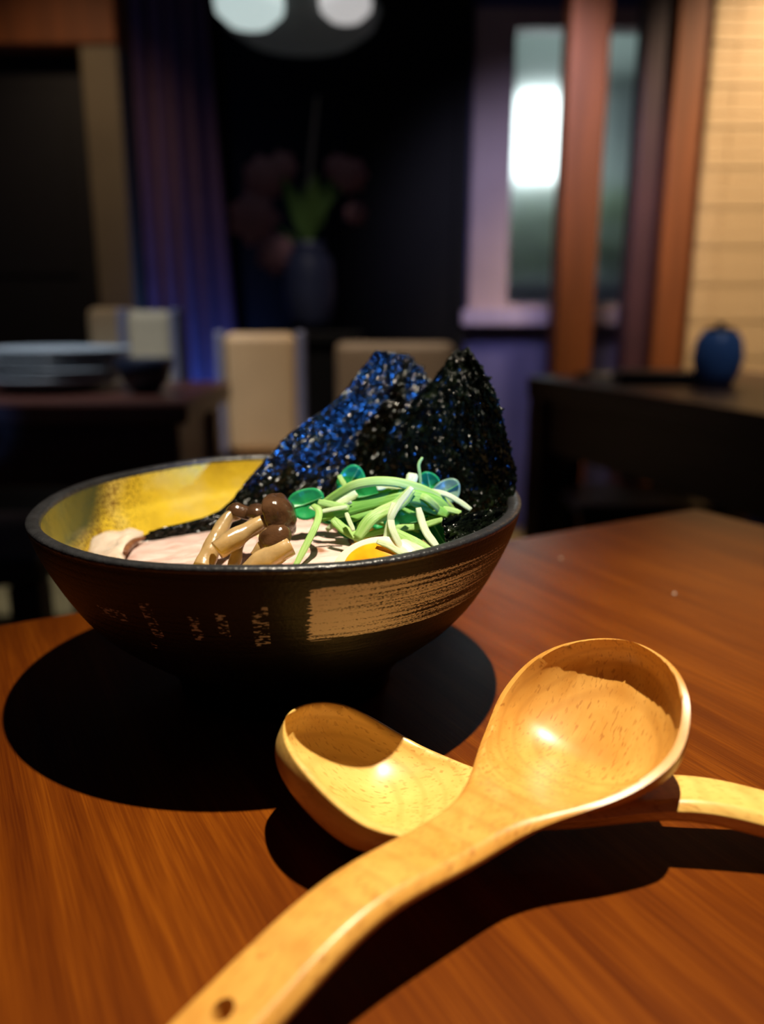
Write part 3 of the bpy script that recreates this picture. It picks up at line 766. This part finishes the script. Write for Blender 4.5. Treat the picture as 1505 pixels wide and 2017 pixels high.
tag(p1, 'pale pink pork slice with a fatty end against the yellow glaze', 'pork slice')
p2 = empty('pork_slice', at_z(600, 1080, 0.062))
slab_px('meat', [(505, 1062, .075), (530, 1032, .077), (560, 1016, .078), (592, 1011, .078), (622, 1020, .078), (655, 1034, .0775), (685, 1056, .077), (702, 1084, .076), (690, 1125, .074), (600, 1150, .072), (520, 1140, .071)], M_pork, p2, 0.008, 3)
tube('seared_edge', rel(p2, [at_z(*q) for q in ((572, 1013, .078), (592, 1011, .0785), (622, 1021, .0785), (655, 1035, .078), (684, 1055, .0775), (698, 1078, .0765))]), [.0008, .0022, .0019, .0021, .0016, .0008], M_crust, p2, 8)
tag(p2, 'pale pink pork slice with a browned edge between mushrooms and egg', 'pork slice')

# ------------------------------------------------------------------ egg half
YS = 0.0006
eg = empty('egg_half', at_z(738, 1104, 0.062))
ec = at_z(742, 1117, 0.0755)
nrm = Vector((-0.10, -0.70, 0.72)).normalized()
ax = Vector((1, -0.12, 0.1)); ax = (ax - nrm * ax.dot(nrm)).normalized(); bx_ = nrm.cross(ax)
def egg_pt(a, ph, ra=0.0172, rb=0.0136, rc=0.0138):
    k = 1 + 0.10 * cos(a)
    return ec + ax * cos(a) * cos(ph) * ra + bx_ * sin(a) * cos(ph) * rb * k - nrm * sin(ph) * rc
vs, fs = [], []
n = 48
for j in range(13):
    ph = (pi / 2) * j / 12
    for i in range(n): vs.append(egg_pt(2 * pi * i / n, ph))
for j in range(12):
    for i in range(n): fs.append((j * n + i, j * n + (i + 1) % n, (j + 1) * n + (i + 1) % n, (j + 1) * n + i))
q0 = len(vs)
for f in (0.985, 0.80, 0.60):
    for i in range(n): vs.append(ec + (egg_pt(2 * pi * i / n, 0) - ec) * f + nrm * (0.0004 if f > 0.7 else 0.0))
prev = 0
for k in range(3):
    for i in range(n): fs.append((prev + i, prev + (i + 1) % n, q0 + k * n + (i + 1) % n, q0 + k * n + i))
    prev = q0 + k * n
fs.append(tuple(range(prev, prev + n)))
mesh_pd('egg_white', rel(eg, vs), fs, mat('egg_white', (0.82, 0.74, 0.56), 0.25, 0.05, 40, sss=0.25), eg)
ym, N, L, B = newmat('jammy_yolk')
tc = nd(N, L, 'ShaderNodeTexCoord'); nz = nd(N, L, 'ShaderNodeTexNoise', {'Vector': tc.outputs['Object'], 'Scale': 90.0, 'Detail': 2.0})
L.new(ramp(N, L, nz.outputs[0], [(0.35, (0.85, 0.24, 0.004)), (0.65, (0.90, 0.42, 0.012))]), B.inputs['Base Color'])
B.inputs['Roughness'].default_value = 0.15
vs, fs = [], []
yc = ec + bx_ * (YS)
rings = [(0.0104, 0.0002), (0.0100, 0.0010), (0.0086, 0.0017), (0.0065, 0.0023), (0.003, 0.0026)]
for r, h in rings:
    for i in range(n):
        a = 2 * pi * i / n
        vs.append(yc + ax * cos(a) * r * 1.25 + bx_ * sin(a) * r * 0.98 + nrm * h)
for k in range(len(rings) - 1):
    for i in range(n): fs.append((k * n + i, k * n + (i + 1) % n, (k + 1) * n + (i + 1) % n, (k + 1) * n + i))
fs.append(tuple(range((len(rings) - 1) * n, len(rings) * n)))
fs.append(tuple(range(n))[::-1])
mesh_pd('yolk', rel(eg, vs), fs, ym, eg)
tag(eg, 'halved boiled egg with soft orange yolk against the bowl rim', 'egg')

# ------------------------------------------------------------------ nori sheets
M_nori = nori_mat()
M_nori_shaded = nori_mat('roasted_seaweed_shaded', 0.13)  # same seaweed, sheen weakened to stand in for shade on these sheets
def nori(name, rows, label, seed, nu=150, nv=150, bend=0.003, m=None):
    """rows from bottom to top: ((px,py,y) left, (px,py,y) right)"""
    Lc = catmull([at_y(*r[0]) for r in rows], 12); Rc = catmull([at_y(*r[1]) for r in rows], 12)
    m_ = len(Lc) - 1
    def samp(C, t):
        f = t * m_; i = min(int(f), m_ - 1); return C[i].lerp(C[i + 1], f - i)
    verts, faces = [], []
    for j in range(nv + 1):
        tv = j / nv
        for i in range(nu + 1):
            tu = i / nu
            jag = 0.0016 * noise.noise(Vector((tv * 38 + seed, tu * 38, 2.0))) + 0.0008 * noise.noise(Vector((tv * 110 + seed, tu * 110, 5.0)))
            p = samp(Lc, tv).lerp(samp(Rc, tv), tu)
            across = (samp(Rc, tv) - samp(Lc, tv)).normalized()
            upv = (samp(Lc, min(1, tv + 0.02)) - samp(Lc, max(0, tv - 0.02))).normalized()
            nn = across.cross(upv); nn = nn.normalized() if nn.length > 1e-6 else Vector((0, -1, 0))
            h = bend * noise.noise(Vector((tu * 2.3 + seed, tv * 2.3, seed))) + bend * 0.45 * noise.noise(Vector((tu * 7 + seed, tv * 7, 1))) + 0.0010 * noise.noise(Vector((tu * 21, tv * 21, seed))) + 0.0008 * noise.noise(Vector((tu * 55, tv * 55, seed + 3)))
            ed = 1.0 if (i in (0, nu) or j in (0, nv)) else 0.0
            p = p + nn * h + across * jag * (1 if ed else 0.2) + upv * jag * (1 if ed else 0.2)
            verts.append(p)
    for j in range(nv):
        for i in range(nu):
            a = j * (nu + 1) + i
            faces.append((a, a + 1, a + nu + 2, a + nu + 1))
    o = mesh_pd(name, verts, faces, m or M_nori, recenter=True)
    md = o.modifiers.new('thick', 'SOLIDIFY'); md.thickness = 0.0006; md.offset = 0
    tag(o, label, 'seaweed sheet')
    return o
nori('nori_sheet', [((272, 1074, .370), (700, 1030, .402)), ((300, 1046, .372), (735, 990, .409)), ((428, 1008, .384), (765, 950, .416)), ((505, 925, .3955), (790, 890, .422)),
                    ((575, 850, .4055), (815, 840, .427)), ((660, 790, .4135), (835, 795, .431)), ((700, 742, .4195), (848, 752, .4345)), ((738, 690, .424), (808, 700, .437))],
     'roasted seaweed sheet with blue sheen, leaning behind its darker neighbour', 4.0)
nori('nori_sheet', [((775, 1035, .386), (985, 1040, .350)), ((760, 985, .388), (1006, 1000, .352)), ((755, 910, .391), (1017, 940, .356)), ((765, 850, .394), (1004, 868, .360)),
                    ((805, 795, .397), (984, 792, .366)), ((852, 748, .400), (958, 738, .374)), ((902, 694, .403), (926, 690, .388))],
     'dark seaweed sheet with a pointed top standing at the bowl rim', 9.0, m=M_nori_shaded)
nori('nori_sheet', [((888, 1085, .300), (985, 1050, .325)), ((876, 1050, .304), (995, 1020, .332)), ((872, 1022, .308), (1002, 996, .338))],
     'short dark seaweed piece tucked between the greens and the bowl rim', 14.0, 40, 26, 0.0025, M_nori_shaded)

# ------------------------------------------------------------------ mushrooms
M_cap = mat('mushroom_cap_brown', (0.085, 0.040, 0.018), 0.16, 0.6, 60, 0.35, 220, coat=0.5)
M_stalk = mat('mushroom_stalk', (0.43, 0.285, 0.125), 0.22, 0.35, 90, 0.2, 160, coat=0.4, sss=0.15)
M_gill = mat('mushroom_gill', (0.22, 0.11, 0.045), 0.4, 0.2, 200)
def lumpy(o, amt, sc):
    for v_ in o.data.vertices:
        d_ = noise.noise_vector(v_.co * sc + Vector((amt * 9e4, 0, 0))); v_.co += d_ * amt
def mushroom(name, stem, rad, cap_c, cap_dir, cap_r, cap_h, label):
    pts = [at_y(*q) for q in stem]
    root = empty(name, (sum((p.x for p in pts)) / len(pts), sum((p.y for p in pts)) / len(pts), min(p.z for p in pts)))
    lumpy(tube('stalk', rel(root, pts), [r_ * 1.2 for r_ in rad], M_stalk, root, 18, 8), 0.0007, 170)
    if cap_c is not None:
        c = at_y(*cap_c) - Vector(root.location)
        z = Vector(cap_dir).normalized(); x = z.orthogonal().normalized(); y = z.cross(x)
        prof = []
        for k in range(11):
            a = (pi / 2) * k / 10
            prof.append((cap_r * sin(a) ** 0.9 if k else 0.0, cap_h * cos(a)))
        prof += [(cap_r * 0.99, -cap_h * 0.08), (cap_r * 0.94, -cap_h * 0.13), (cap_r * 0.86, -cap_h * 0.10)]
        def rev(prof_, nm, m, par):
            vs, fs = [], []; n_ = 40; k_ = len(prof_)
            for i in range(n_):
                a = 2 * pi * i / n_; wv_ = 1 + 0.035 * sin(3 * a + cap_r * 900) + 0.02 * sin(5 * a)
                for r, h in prof_:
                    q_ = (x * cos(a) + y * sin(a)) * r * wv_ + z * h
                    vs.append(c + q_ * (1 + 0.10 * noise.noise(q_ * 260 + Vector((cap_r * 5000, 0, 0)))))
            for i in range(n_):
                j = (i + 1) % n_
                for q in range(k_ - 1): fs.append((i * k_ + q, j * k_ + q, j * k_ + q + 1, i * k_ + q + 1))
            return mesh_pd(nm, vs, fs, m, par)
        cp = rev(prof, 'cap', M_cap, root)
        rev([(cap_r * 0.86, -cap_h * 0.10), (cap_r * 0.5, cap_h * 0.12), (0.0, cap_h * 0.2)], 'gills', M_gill, cp)
    tag(root, label, 'mushroom', 'shimeji mushrooms on the pork')
mushroom('mushroom', [(548, 1018, .318), (520, 1028, .314), (480, 1050, .309), (448, 1070, .305), (428, 1084, .303)], [.0024, .0026, .0031, .0036, .0032],
         (544, 1018, .319), (0.88, -0.22, 0.34), 0.0100, 0.0080, 'mushroom with the largest glossy brown cap and a thick stalk laid across')
mushroom('mushroom', [(535, 1058, .306), (520, 1076, .304), (505, 1096, .303)], [.0022, .0024, .0026],
         (543, 1064, .304), (-0.30, -0.62, 0.60), 0.0066, 0.0056, 'mushroom with a round dark cap turned up under the thick stalk')
mushroom('mushroom', [(470, 1012, .328), (450, 1020, .325), (436, 1040, .320), (424, 1064, .314), (412, 1090, .309), (400, 1120, .304)], [.0018, .0022, .0025, .0028, .0031, .0034],
         (472, 1012, .329), (0.40, 0.1, 0.9), 0.0056, 0.0046, 'mushroom with a curved tan stalk bending down towards the rim')
mushroom('mushroom', [(505, 1014, .326), (490, 1040, .322), (470, 1075, .312), (460, 1118, .306)], [.0015, .0016, .0018, .0020],
         (507, 1012, .328), (0.05, -0.1, 1.0), 0.0052, 0.0040, 'small mushroom with a thin stalk behind the crossing stalks')
mushroom('mushroom_stalk', [(572, 1076, .301), (545, 1090, .299), (515, 1108, .297), (488, 1128, .295)], [.0034, .0038, .0038, .0033], None, None, 0, 0,
         'capless mushroom stalk with a cut end lying by the rim')

# ------------------------------------------------------------------ scallion strands and leaves
def scallion_mat(name, c0, c1, c2, tr_col):
    m, N, L, B = newmat(name)
    tc = nd(N, L, 'ShaderNodeTexCoord')
    mp = nd(N, L, 'ShaderNodeMapping', [tc.outputs['UV']]); mp.inputs['Scale'].default_value = (7, 0.5, 1)
    n1 = nd(N, L, 'ShaderNodeTexNoise', {'Vector': mp.outputs[0], 'Scale': 1.6, 'Detail': 3.0}).outputs[0]
    n2 = nd(N, L, 'ShaderNodeTexNoise', {'Vector': tc.outputs['Object'], 'Scale': 45.0, 'Detail': 1.0}).outputs[0]
    f = math_(N, L, 'ADD', math_(N, L, 'MULTIPLY', n1, 0.6), math_(N, L, 'MULTIPLY', n2, 0.4))
    L.new(ramp(N, L, f, [(0.36, c0), (0.5, c1), (0.64, c2)]), B.inputs['Base Color'])
    B.inputs['Roughness'].default_value = 0.42; B.inputs['Specular IOR Level'].default_value = 0.4
    bp = nd(N, L, 'ShaderNodeBump', {'Strength': 0.5, 'Distance': 0.0006, 'Height': n1}); L.new(bp.outputs[0], B.inputs['Normal'])
    tr = nd(N, L, 'ShaderNodeBsdfTranslucent', {'Color': (*tr_col, 1)})
    ms = nd(N, L, 'ShaderNodeMixShader', {0: 0.35, 1: B.outputs[0], 2: tr.outputs[0]})
    L.new(ms.outputs[0], N['Material Output'].inputs[0])
    return m
M_sg = scallion_mat('scallion_green', (0.16, 0.46, 0.07), (0.28, 0.62, 0.12), (0.44, 0.72, 0.22), (0.28, 0.65, 0.10))
M_sp = scallion_mat('scallion_pale', (0.30, 0.60, 0.13), (0.46, 0.72, 0.22), (0.66, 0.82, 0.40), (0.45, 0.72, 0.18))
M_sw = scallion_mat('scallion_white', (0.54, 0.74, 0.36), (0.76, 0.86, 0.60), (0.86, 0.92, 0.74), (0.66, 0.80, 0.46))
def ribbon(pts, wpx, m, label=None, twist=0.0, lift=0.35):
    line = catmull([at_y(*p) for p in pts], 7)
    verts, faces = [], []
    n = len(line)
    for i, p in enumerate(line):
        t = (line[min(i + 1, n - 1)] - line[max(i - 1, 0)]).normalized()
        f = i / (n - 1)
        view = Vector((0, -0.8 - lift * 0.2, lift + 0.35)).normalized()
        s = t.cross(view).normalized()
        s = (Matrix.Rotation(twist * (f - 0.5), 3, t) @ s)
        nn = s.cross(t).normalized()
        if nn.y > 0: nn = -nn
        wd = wpx * 1.2 * 0.345 / FPX * 0.5 * (0.7 + 0.3 * min(1, 6 * f, 6 * (1 - f)))
        for e, h in ((-1, -0.10), (-0.5, -0.02), (0, 0.0), (0.5, -0.02), (1, -0.10)):
            verts.append(p + s * e * wd + nn * h * wd)
    for i in range(n - 1):
        for k in range(4): faces.append((i * 5 + k, i * 5 + k + 1, i * 5 + k + 6, i * 5 + k + 5))
    o = mesh_pd('scallion_strand', verts, faces, m, recenter=True)
    uv = o.data.uv_layers.new(name='UVMap')
    for lp in o.data.loops:
        uv.data[lp.index].uv = ((lp.vertex_index % 5) / 4 + wpx * 0.37, (lp.vertex_index // 5) / n * 4 + wpx)
    md = o.modifiers.new('thick', 'SOLIDIFY'); md.thickness = 0.0003; md.offset = 0
    tag(o, label or 'shredded green scallion strand heaped beside the egg', 'scallion', 'shredded scallion heap')
S = lambda pts, y0, y1, bulge=0.0: [(a, b, y0 + (y1 - y0) * i / (len(pts) - 1) - bulge * sin(pi * i / (len(pts) - 1))) for i, (a, b) in enumerate(pts)]
ribbon(S([(598, 1013), (636, 993), (669, 971), (699, 955), (737, 948), (775, 949), (812, 957), (843, 969), (876, 988), (896, 1010)], .338, .336, .012), 17, M_sp, 'longest pale scallion strand arching over the whole heap')
ribbon(S([(630, 1018), (686, 1002), (737, 988), (787, 977), (825, 979), (863, 992), (886, 1014)], .326, .328, .004), 25, M_sg, 'broad green scallion strand lying under the long arch')
ribbon(S([(703, 1060), (727, 1026), (752, 1008), (787, 991), (812, 963)], .310, .324), 20, M_sp, 'broad green scallion strand rising from the egg to the heap top')
ribbon(S([(812, 960), (787, 992), (770, 1022), (758, 1066)], .318, .306), 10, M_sw, 'white scallion strand hanging from the heap top onto the egg')
ribbon(S([(776, 990), (770, 1020), (774, 1045), (793, 1086)], .316, .300), 11, M_sw, 'white scallion strand bent down to the rim beside the egg')
ribbon(S([(824, 1000), (832, 1030), (842, 1052), (862, 1078)], .320, .304), 12, M_sw, 'white scallion strand hanging beside the short seaweed piece')
ribbon(S([(714, 1056), (775, 1041), (825, 1037), (872, 1023)], .316, .320), 11, M_sp, 'pale scallion strand lying level over the deep green leaves')
ribbon(S([(829, 962), (827, 935), (825, 915), (832, 901)], .340, .345), 5, M_sp, 'thin scallion wisp sticking straight up from the heap')
ribbon(S([(762, 1044), (790, 1056), (815, 1068), (850, 1088)], .312, .302), 18, M_sp, 'broad pale scallion strand sloping from the leaves to the rim')
ribbon(S([(616, 994), (628, 1006), (624, 1030), (606, 1068), (580, 1118)], .325, .296), 11, M_sp, 'pale scallion strand trailing down over the pork slice')
ribbon(S([(655, 1022), (672, 1038), (690, 1050), (716, 1063)], .320, .310), 15, M_sp, 'yellow green scallion strand over the browned pork edge')
ribbon(S([(813, 932), (811, 943), (806, 957)], .340, .336), 19, M_sw, 'short white scallion stub standing at the top of the heap')
ribbon(S([(850, 966), (880, 974), (905, 988), (928, 1004)], .334, .328), 9, M_sw, 'white scallion strand reaching towards the pointed seaweed')
ribbon(S([(682, 1010), (688, 1026), (697, 1046)], .316, .310), 7, M_sw, 'tiny white scallion strand dropping above the pork edge')
ribbon(S([(630, 1008), (655, 1003), (684, 998)], .320, .322), 7, M_sw, 'thin white scallion strand beside the round veined leaf')
ribbon(S([(742, 1066), (765, 1074), (785, 1086), (806, 1096)], .300, .295), 10, M_sw, 'white scallion strand lying across the egg yolk')
ribbon(S([(788, 1068), (812, 1080), (838, 1094)], .303, .298), 18, M_sw, 'broad white scallion strand end against the bowl rim')
ribbon(S([(659, 990), (680, 983), (702, 970)], .332, .336), 18, M_sw, 'short broad white scallion piece under the long arch')
ribbon(S([(742, 962), (765, 957), (792, 961)], .330, .332), 11, M_sw, 'short white scallion piece on top of the long arch')
ribbon(S([(806, 985), (832, 994), (856, 1003), (882, 1014)], .324, .324), 18, M_sg, 'broad green scallion strand sloping towards the seaweed')
ribbon(S([(812, 975), (838, 980), (860, 998), (872, 1018)], .328, .328, .006), 12, M_sp, 'pale scallion strand curling over beside the pale leaf')
ribbon(S([(690, 1024), (712, 1012), (735, 1006), (762, 1003)], .328, .332), 16, M_sg, 'green scallion strand tucked in the middle of the heap')
ribbon(S([(845, 990), (862, 1000), (886, 1004), (908, 1010)], .328, .324), 10, M_sp, 'pale scallion strand pointing at the short seaweed piece')
ribbon(S([(668, 936), (673, 946), (680, 957)], .350, .346), 9, M_sp, 'pale scallion tip poking up against the blue sheened seaweed')
random.seed(12)
for k in range(16):                                    # the tangle under the named strands
    x0 = random.uniform(650, 840); y0_ = random.uniform(975, 1045); L0 = random.uniform(45, 95); an = random.uniform(-0.5, 0.6); d0 = random.uniform(.326, .342)
    bow = random.uniform(-14, 16)
    pts = [(x0 + L0 * (t - 0.5) * cos(an), y0_ + L0 * (t - 0.5) * sin(an) - bow * sin(pi * t)) for t in (0, 0.33, 0.66, 1)]
    if max(p[0] for p in pts) > 890: continue
    ribbon(S(pts, d0, d0 + random.uniform(-.006, .006)), random.choice((7, 9, 12, 14)), (M_sp, M_sg, M_sw, M_sp)[k % 4], 'short scallion shred deep in the heap under the long strands', random.uniform(-1, 1))

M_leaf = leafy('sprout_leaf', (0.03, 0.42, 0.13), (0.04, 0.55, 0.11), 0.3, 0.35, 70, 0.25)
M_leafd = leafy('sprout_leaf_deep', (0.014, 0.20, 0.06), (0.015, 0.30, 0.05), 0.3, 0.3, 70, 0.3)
M_vein = mat('leaf_vein', (0.12, 0.42, 0.16), 0.4)
def leaf(px, py, y, size, ang, tilt, m, label):
    c = at_y(px, py, y)
    r = empty('sprout_leaf', c)
    r.rotation_euler = (radians(tilt), 0, 0)
    vs, fs = [], []
    s = size * 1.2 * y / FPX
    K, Nn = 6, 28
    ca_, sa_ = cos(radians(ang)), sin(radians(ang))
    def P(rr_, a):
        R = s * rr_ * (1 - 0.22 * cos(a) ** 8 * (1 if cos(a) < 0 else 0) + 0.05 * sin(3 * a))
        x, z = R * cos(a) * 1.12, R * sin(a) * 0.92
        h = 0.28 * s * rr_ ** 2 - 0.1 * s * abs(sin(a)) * rr_ + 0.05 * s * sin(4 * a) * rr_
        return Vector((x * ca_ - z * sa_, -h, x * sa_ + z * ca_))
    vs.append(Vector((0, 0, 0)))
    for k in range(1, K + 1):
        for i in range(Nn): vs.append(P(k / K, 2 * pi * i / Nn))
    for i in range(Nn): fs.append((0, 1 + i, 1 + (i + 1) % Nn))
    for k in range(K - 1):
        for i in range(Nn): fs.append((1 + k * Nn + i, 1 + (k + 1) * Nn + i, 1 + (k + 1) * Nn + (i + 1) % Nn, 1 + k * Nn + (i + 1) % Nn))
    b = mesh_pd('blade', vs, fs, m, r)
    md = b.modifiers.new('thick', 'SOLIDIFY'); md.thickness = 0.0004; md.offset = 0
    lift = Vector((0, -0.0004, 0))
    tube('midrib', [P(0.95, pi) + lift, P(0.4, pi) + lift, lift, P(0.5, 0) + lift, P(0.9, 0) + lift], [.0004, .00035, .0003, .00025, .0002], M_vein, r, 6, 4)
    tag(r, label, 'leaf', 'sprout leaves in the scallion heap')
leaf(603, 993, .336, 29, 20, -25, M_leaf, 'round veined green leaf beside the largest mushroom cap')
leaf(692, 949, .352, 25, 60, -20, M_leaf, 'green leaf rising behind the long scallion arch')
leaf(845, 955, .346, 20, 100, -15, M_leaf, 'green leaf beside the upright scallion wisp')
leaf(880, 968, .344, 22, 30, -20, leafy('sprout_leaf_pale', (0.30, 0.50, 0.33), (0.25, 0.48, 0.25), 0.3, 0.35, 70, 0.15), 'pale grey green leaf against the pointed seaweed sheet')
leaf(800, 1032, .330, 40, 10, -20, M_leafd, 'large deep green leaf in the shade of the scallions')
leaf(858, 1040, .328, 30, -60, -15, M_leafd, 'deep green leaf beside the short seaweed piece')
leaf(722, 978, .345, 30, 10, -25, M_leaf, 'green leaf half hidden under the long scallion arch')
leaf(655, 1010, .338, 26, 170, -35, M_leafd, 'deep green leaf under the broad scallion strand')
leaf(760, 1012, .340, 32, 80, -25, M_leaf, 'green leaf in the middle of the scallion heap')
leaf(838, 1005, .336, 26, -20, -20, M_leaf, 'green leaf under the white strand near the seaweed')
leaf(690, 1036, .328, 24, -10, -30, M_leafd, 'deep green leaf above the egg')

# ================================================================== WOODEN SPOONS
def spline(xk, yk):
    n = len(xk); h = [xk[i + 1] - xk[i] for i in range(n - 1)]
    a = [0.0] * n; b = [1.0] * n; c = [0.0] * n; d = [0.0] * n
    for i in range(1, n - 1):
        a[i] = h[i - 1]; b[i] = 2 * (h[i - 1] + h[i]); c[i] = h[i]
        d[i] = 6 * ((yk[i + 1] - yk[i]) / h[i] - (yk[i] - yk[i - 1]) / h[i - 1])
    for i in range(1, n):
        wq = a[i] / b[i - 1]; b[i] -= wq * c[i - 1]; d[i] -= wq * d[i - 1]
    m_ = [0.0] * n; m_[-1] = d[-1] / b[-1]
    for i in range(n - 2, -1, -1): m_[i] = (d[i] - c[i] * m_[i + 1]) / b[i]
    def f(x):
        i = 0
        while i < n - 2 and x > xk[i + 1]: i += 1
        t = x - xk[i]; u_ = xk[i + 1] - x; H = h[i]
        return m_[i] * u_ ** 3 / (6 * H) + m_[i + 1] * t ** 3 / (6 * H) + (yk[i] / H - m_[i] * H / 6) * u_ + (yk[i + 1] / H - m_[i + 1] * H / 6) * t
    return f
SA = 0.0349
XW = [-0.012, 0, .012, .025, .037, .05, .065, .09, .12, .15]
YW = [0.0351 * sqrt(1 - (.012 / SA) ** 2), 0.0351, .0320, .0259, .0188, .0133, .0116, .0106, .0112, .0112]
XP = [-.04, -.02, 0, .02, .04, .065, .09, .12, .15]
YP = [.0009, .0023, 0, .0019, .0101, .0236, .0398, .0491, .0554]
fW, fP = spline(XW, YW), spline(XP, YP)
def Wd(X):
    if X < 0: return 0.0351 * sqrt(max(0, 1 - (X / SA) ** 2))
    wd = fW(X)
    if X > 0.140: wd *= sqrt(max(0, 1 - ((X - 0.140) / 0.0105) ** 2))
    return wd
def smooth(a, b, x):
    t = min(1, max(0, (x - a) / (b - a))); return t * t * (3 - 2 * t)
DIN = 0.0178
def hollow(X):                    # depth of the carved bowl along the axis
    if X < 0: return DIN * max(0, 1 - abs(X / SA) ** 2.6) ** 0.42
    return DIN * (1 - smooth(0.0, 0.046, X)) 
def thick(X):
    return 0.0042 + 0.0056 * smooth(0.010, 0.055, X)
def spoon(name, pose, label, m, group, hole_px=None):
    x, y, z, yaw, pit, roll = pose
    o_mat = Matrix.Translation((x, y, T + z)) @ Matrix.Rotation(yaw, 4, 'Z') @ Matrix.Rotation(pit, 4, 'Y') @ Matrix.Rotation(roll, 4, 'X')
    st = [-SA * cos(t * pi / 2 / 60) for t in range(1, 61)] + [0.150 * i / 160 for i in range(1, 161)]
    NT, NB = 56, 36
    verts, faces = [], []
    for X in st:
        Wq = max(Wd(X), 1e-4); Pq = fP(X); dp = hollow(X); th_ = thick(X)
        hb = 1 - smooth(0.020, 0.055, X)            # 1 in the bowl, 0 on the handle
        lipw = min(0.0030, Wq * 0.35)
        rw = max(Wq - lipw, 1e-5)
        for i in range(NT + 1):                     # top, from +W to -W
            s_ = cos(pi * i / NT)
            yq = Wq * s_
            k = min(1, abs(yq) / rw)
            hol = dp * (1 - k ** 2.3) ** 0.55 if k < 1 else 0.0
            edge = -0.0028 * max(0, abs(s_) - 0.72) ** 2 / 0.0784 * (1 - hb) - 0.0006 * max(0, abs(s_) - 0.93) / 0.07 * hb
            crown = 0.0006 * (1 - s_ * s_) * (1 - hb)
            verts.append((X, yq, Pq - hol + edge + crown))
        for i in range(1, NB):                      # bottom, back from -W to +W
            s_ = -cos(pi * i / NB)
            yq = Wq * s_
            bowl_z = -(dp + th_) * max(0, 1 - s_ * s_) ** 0.5 * (1 if X > -SA * 0.9 else 1)
            han_z = -th_ * max(0, 1 - abs(s_) ** 4) ** 0.5 - 0.0028 * (abs(s_) > 0.99)
            verts.append((X, yq * 0.995, Pq + bowl_z * hb + han_z * (1 - hb)))
    K = NT + NB
    for j in range(len(st) - 1):
        for i in range(K): faces.append((j * K + i, j * K + (i + 1) % K, (j + 1) * K + (i + 1) % K, (j + 1) * K + i))
    tip = len(verts); verts.append((-SA * 1.0008, 0, fP(-SA) - 0.0008))
    for i in range(K): faces.append((tip, (i + 1) % K, i))
    end = len(verts); verts.append((0.1502, 0, fP(0.150) - thick(0.15) / 2)); b0 = (len(st) - 1) * K
    for i in range(K): faces.append((end, b0 + i, b0 + (i + 1) % K))
    me = bpy.data.meshes.new(name); me.from_pydata(verts, [], faces); me.update()
    bm = bmesh.new(); bm.from_mesh(me); bmesh.ops.remove_doubles(bm, verts=bm.verts, dist=2e-6); bmesh.ops.recalc_face_normals(bm, faces=bm.faces)
    if bm.calc_volume(signed=True) < 0: bmesh.ops.reverse_faces(bm, faces=bm.faces)
    bm.to_mesh(me); bm.free()
    if hole_px is not None:                         # the hanging hole drilled through the handle's end
        best = min((((to_px(o_mat @ Vector((X, 0, fP(X))))) - Vector(hole_px)).length, X) for X in [0.09 + 0.0005 * i for i in range(110)])
        Xh = best[1]
        bm = bmesh.new(); bmesh.ops.create_cone(bm, cap_ends=True, segments=28, radius1=0.0029, radius2=0.0029, depth=0.05)
        sl = (fP(Xh + 0.002) - fP(Xh - 0.002)) / 0.004
        bm.transform(Matrix.Translation((Xh, 0, fP(Xh))) @ Matrix.Rotation(-atan(sl), 4, 'Y'))
        cm = bpy.data.meshes.new('drill'); bm.to_mesh(cm); bm.free()
        a_, b_ = bpy.data.objects.new('tmp_a', me), bpy.data.objects.new('tmp_b', cm)
        COL.objects.link(a_); COL.objects.link(b_)
        md = a_.modifiers.new('b', 'BOOLEAN'); md.object = b_; md.operation = 'DIFFERENCE'; md.solver = 'MANIFOLD'
        me2 = bpy.data.meshes.new_from_object(a_.evaluated_get(bpy.context.evaluated_depsgraph_get()))
        bpy.data.objects.remove(a_); bpy.data.objects.remove(b_); me = me2; me.name = name; me.materials.clear()
    o = link(name, me, m)
    o.matrix_world = o_mat
    me.set_sharp_from_angle(angle=radians(50)) if hole_px is not None else None
    tag(o, label, 'spoon', group)
    return o
def to_px(p):
    d = p - Vector((0, 0, T + CAM_H))
    f = d.y * cos(P_) - d.z * sin(P_); dn = -d.y * sin(P_) - d.z * cos(P_)
    return Vector((CX + FPX * d.x / f, CY + FPX * dn / f))
M_s1 = wood_spoon('beech_amber', (0.66, 0.345, 0.075), (0.53, 0.235, 0.036), (0.33, 0.12, 0.018))
M_s2 = wood_spoon('beech_honey', (0.76, 0.49, 0.135), (0.66, 0.38, 0.085), (0.42, 0.19, 0.03))
sA = spoon('wooden_spoon', (0.0671, 0.2428, 0.0394, 3.9173, 0.5334, 0.1037), 'amber wooden spoon with a hole in its handle, lying on top of the other spoon', M_s1, None, (442, 1990))
sB = spoon('wooden_spoon', (-0.0017, 0.2400, 0.0230, -0.1321, 0.4328, -0.0933), 'honey coloured wooden spoon lying beneath the other spoon, partly in the bowl\'s shadow', M_s2, None)
for s_ in (sA, sB):
    zs = [(s_.matrix_world @ v_.co) for v_ in s_.data.vertices]
    print('SPOON min z above table', min(p.z for p in zs) - T)

# crumbs on the table
M_crumb = mat('pale_crumb', (0.7, 0.62, 0.5), 0.7)
for k, (px, py, lb) in enumerate(((1105, 1101, 'tiny pale crumb on the table beside the bowl rim'), (1328, 1171, 'tiny pale crumb on the bare right side of the table'))):
    c = at_z(px, py, 0)
    bm = bmesh.new(); bmesh.ops.create_icosphere(bm, subdivisions=2, radius=0.0009)
    for v_ in bm.verts: v_.co *= 1 + 0.35 * noise.noise(v_.co * 1800 + Vector((k, 0, 0)))
    me = bpy.data.meshes.new('crumb'); bm.to_mesh(me); bm.free()
    o = link('crumb', me, M_crumb); o.location = c + Vector((0, 0, 0.0006)); o.scale = (1.3, 0.8, 0.7)
    tag(o, lb, 'crumb')
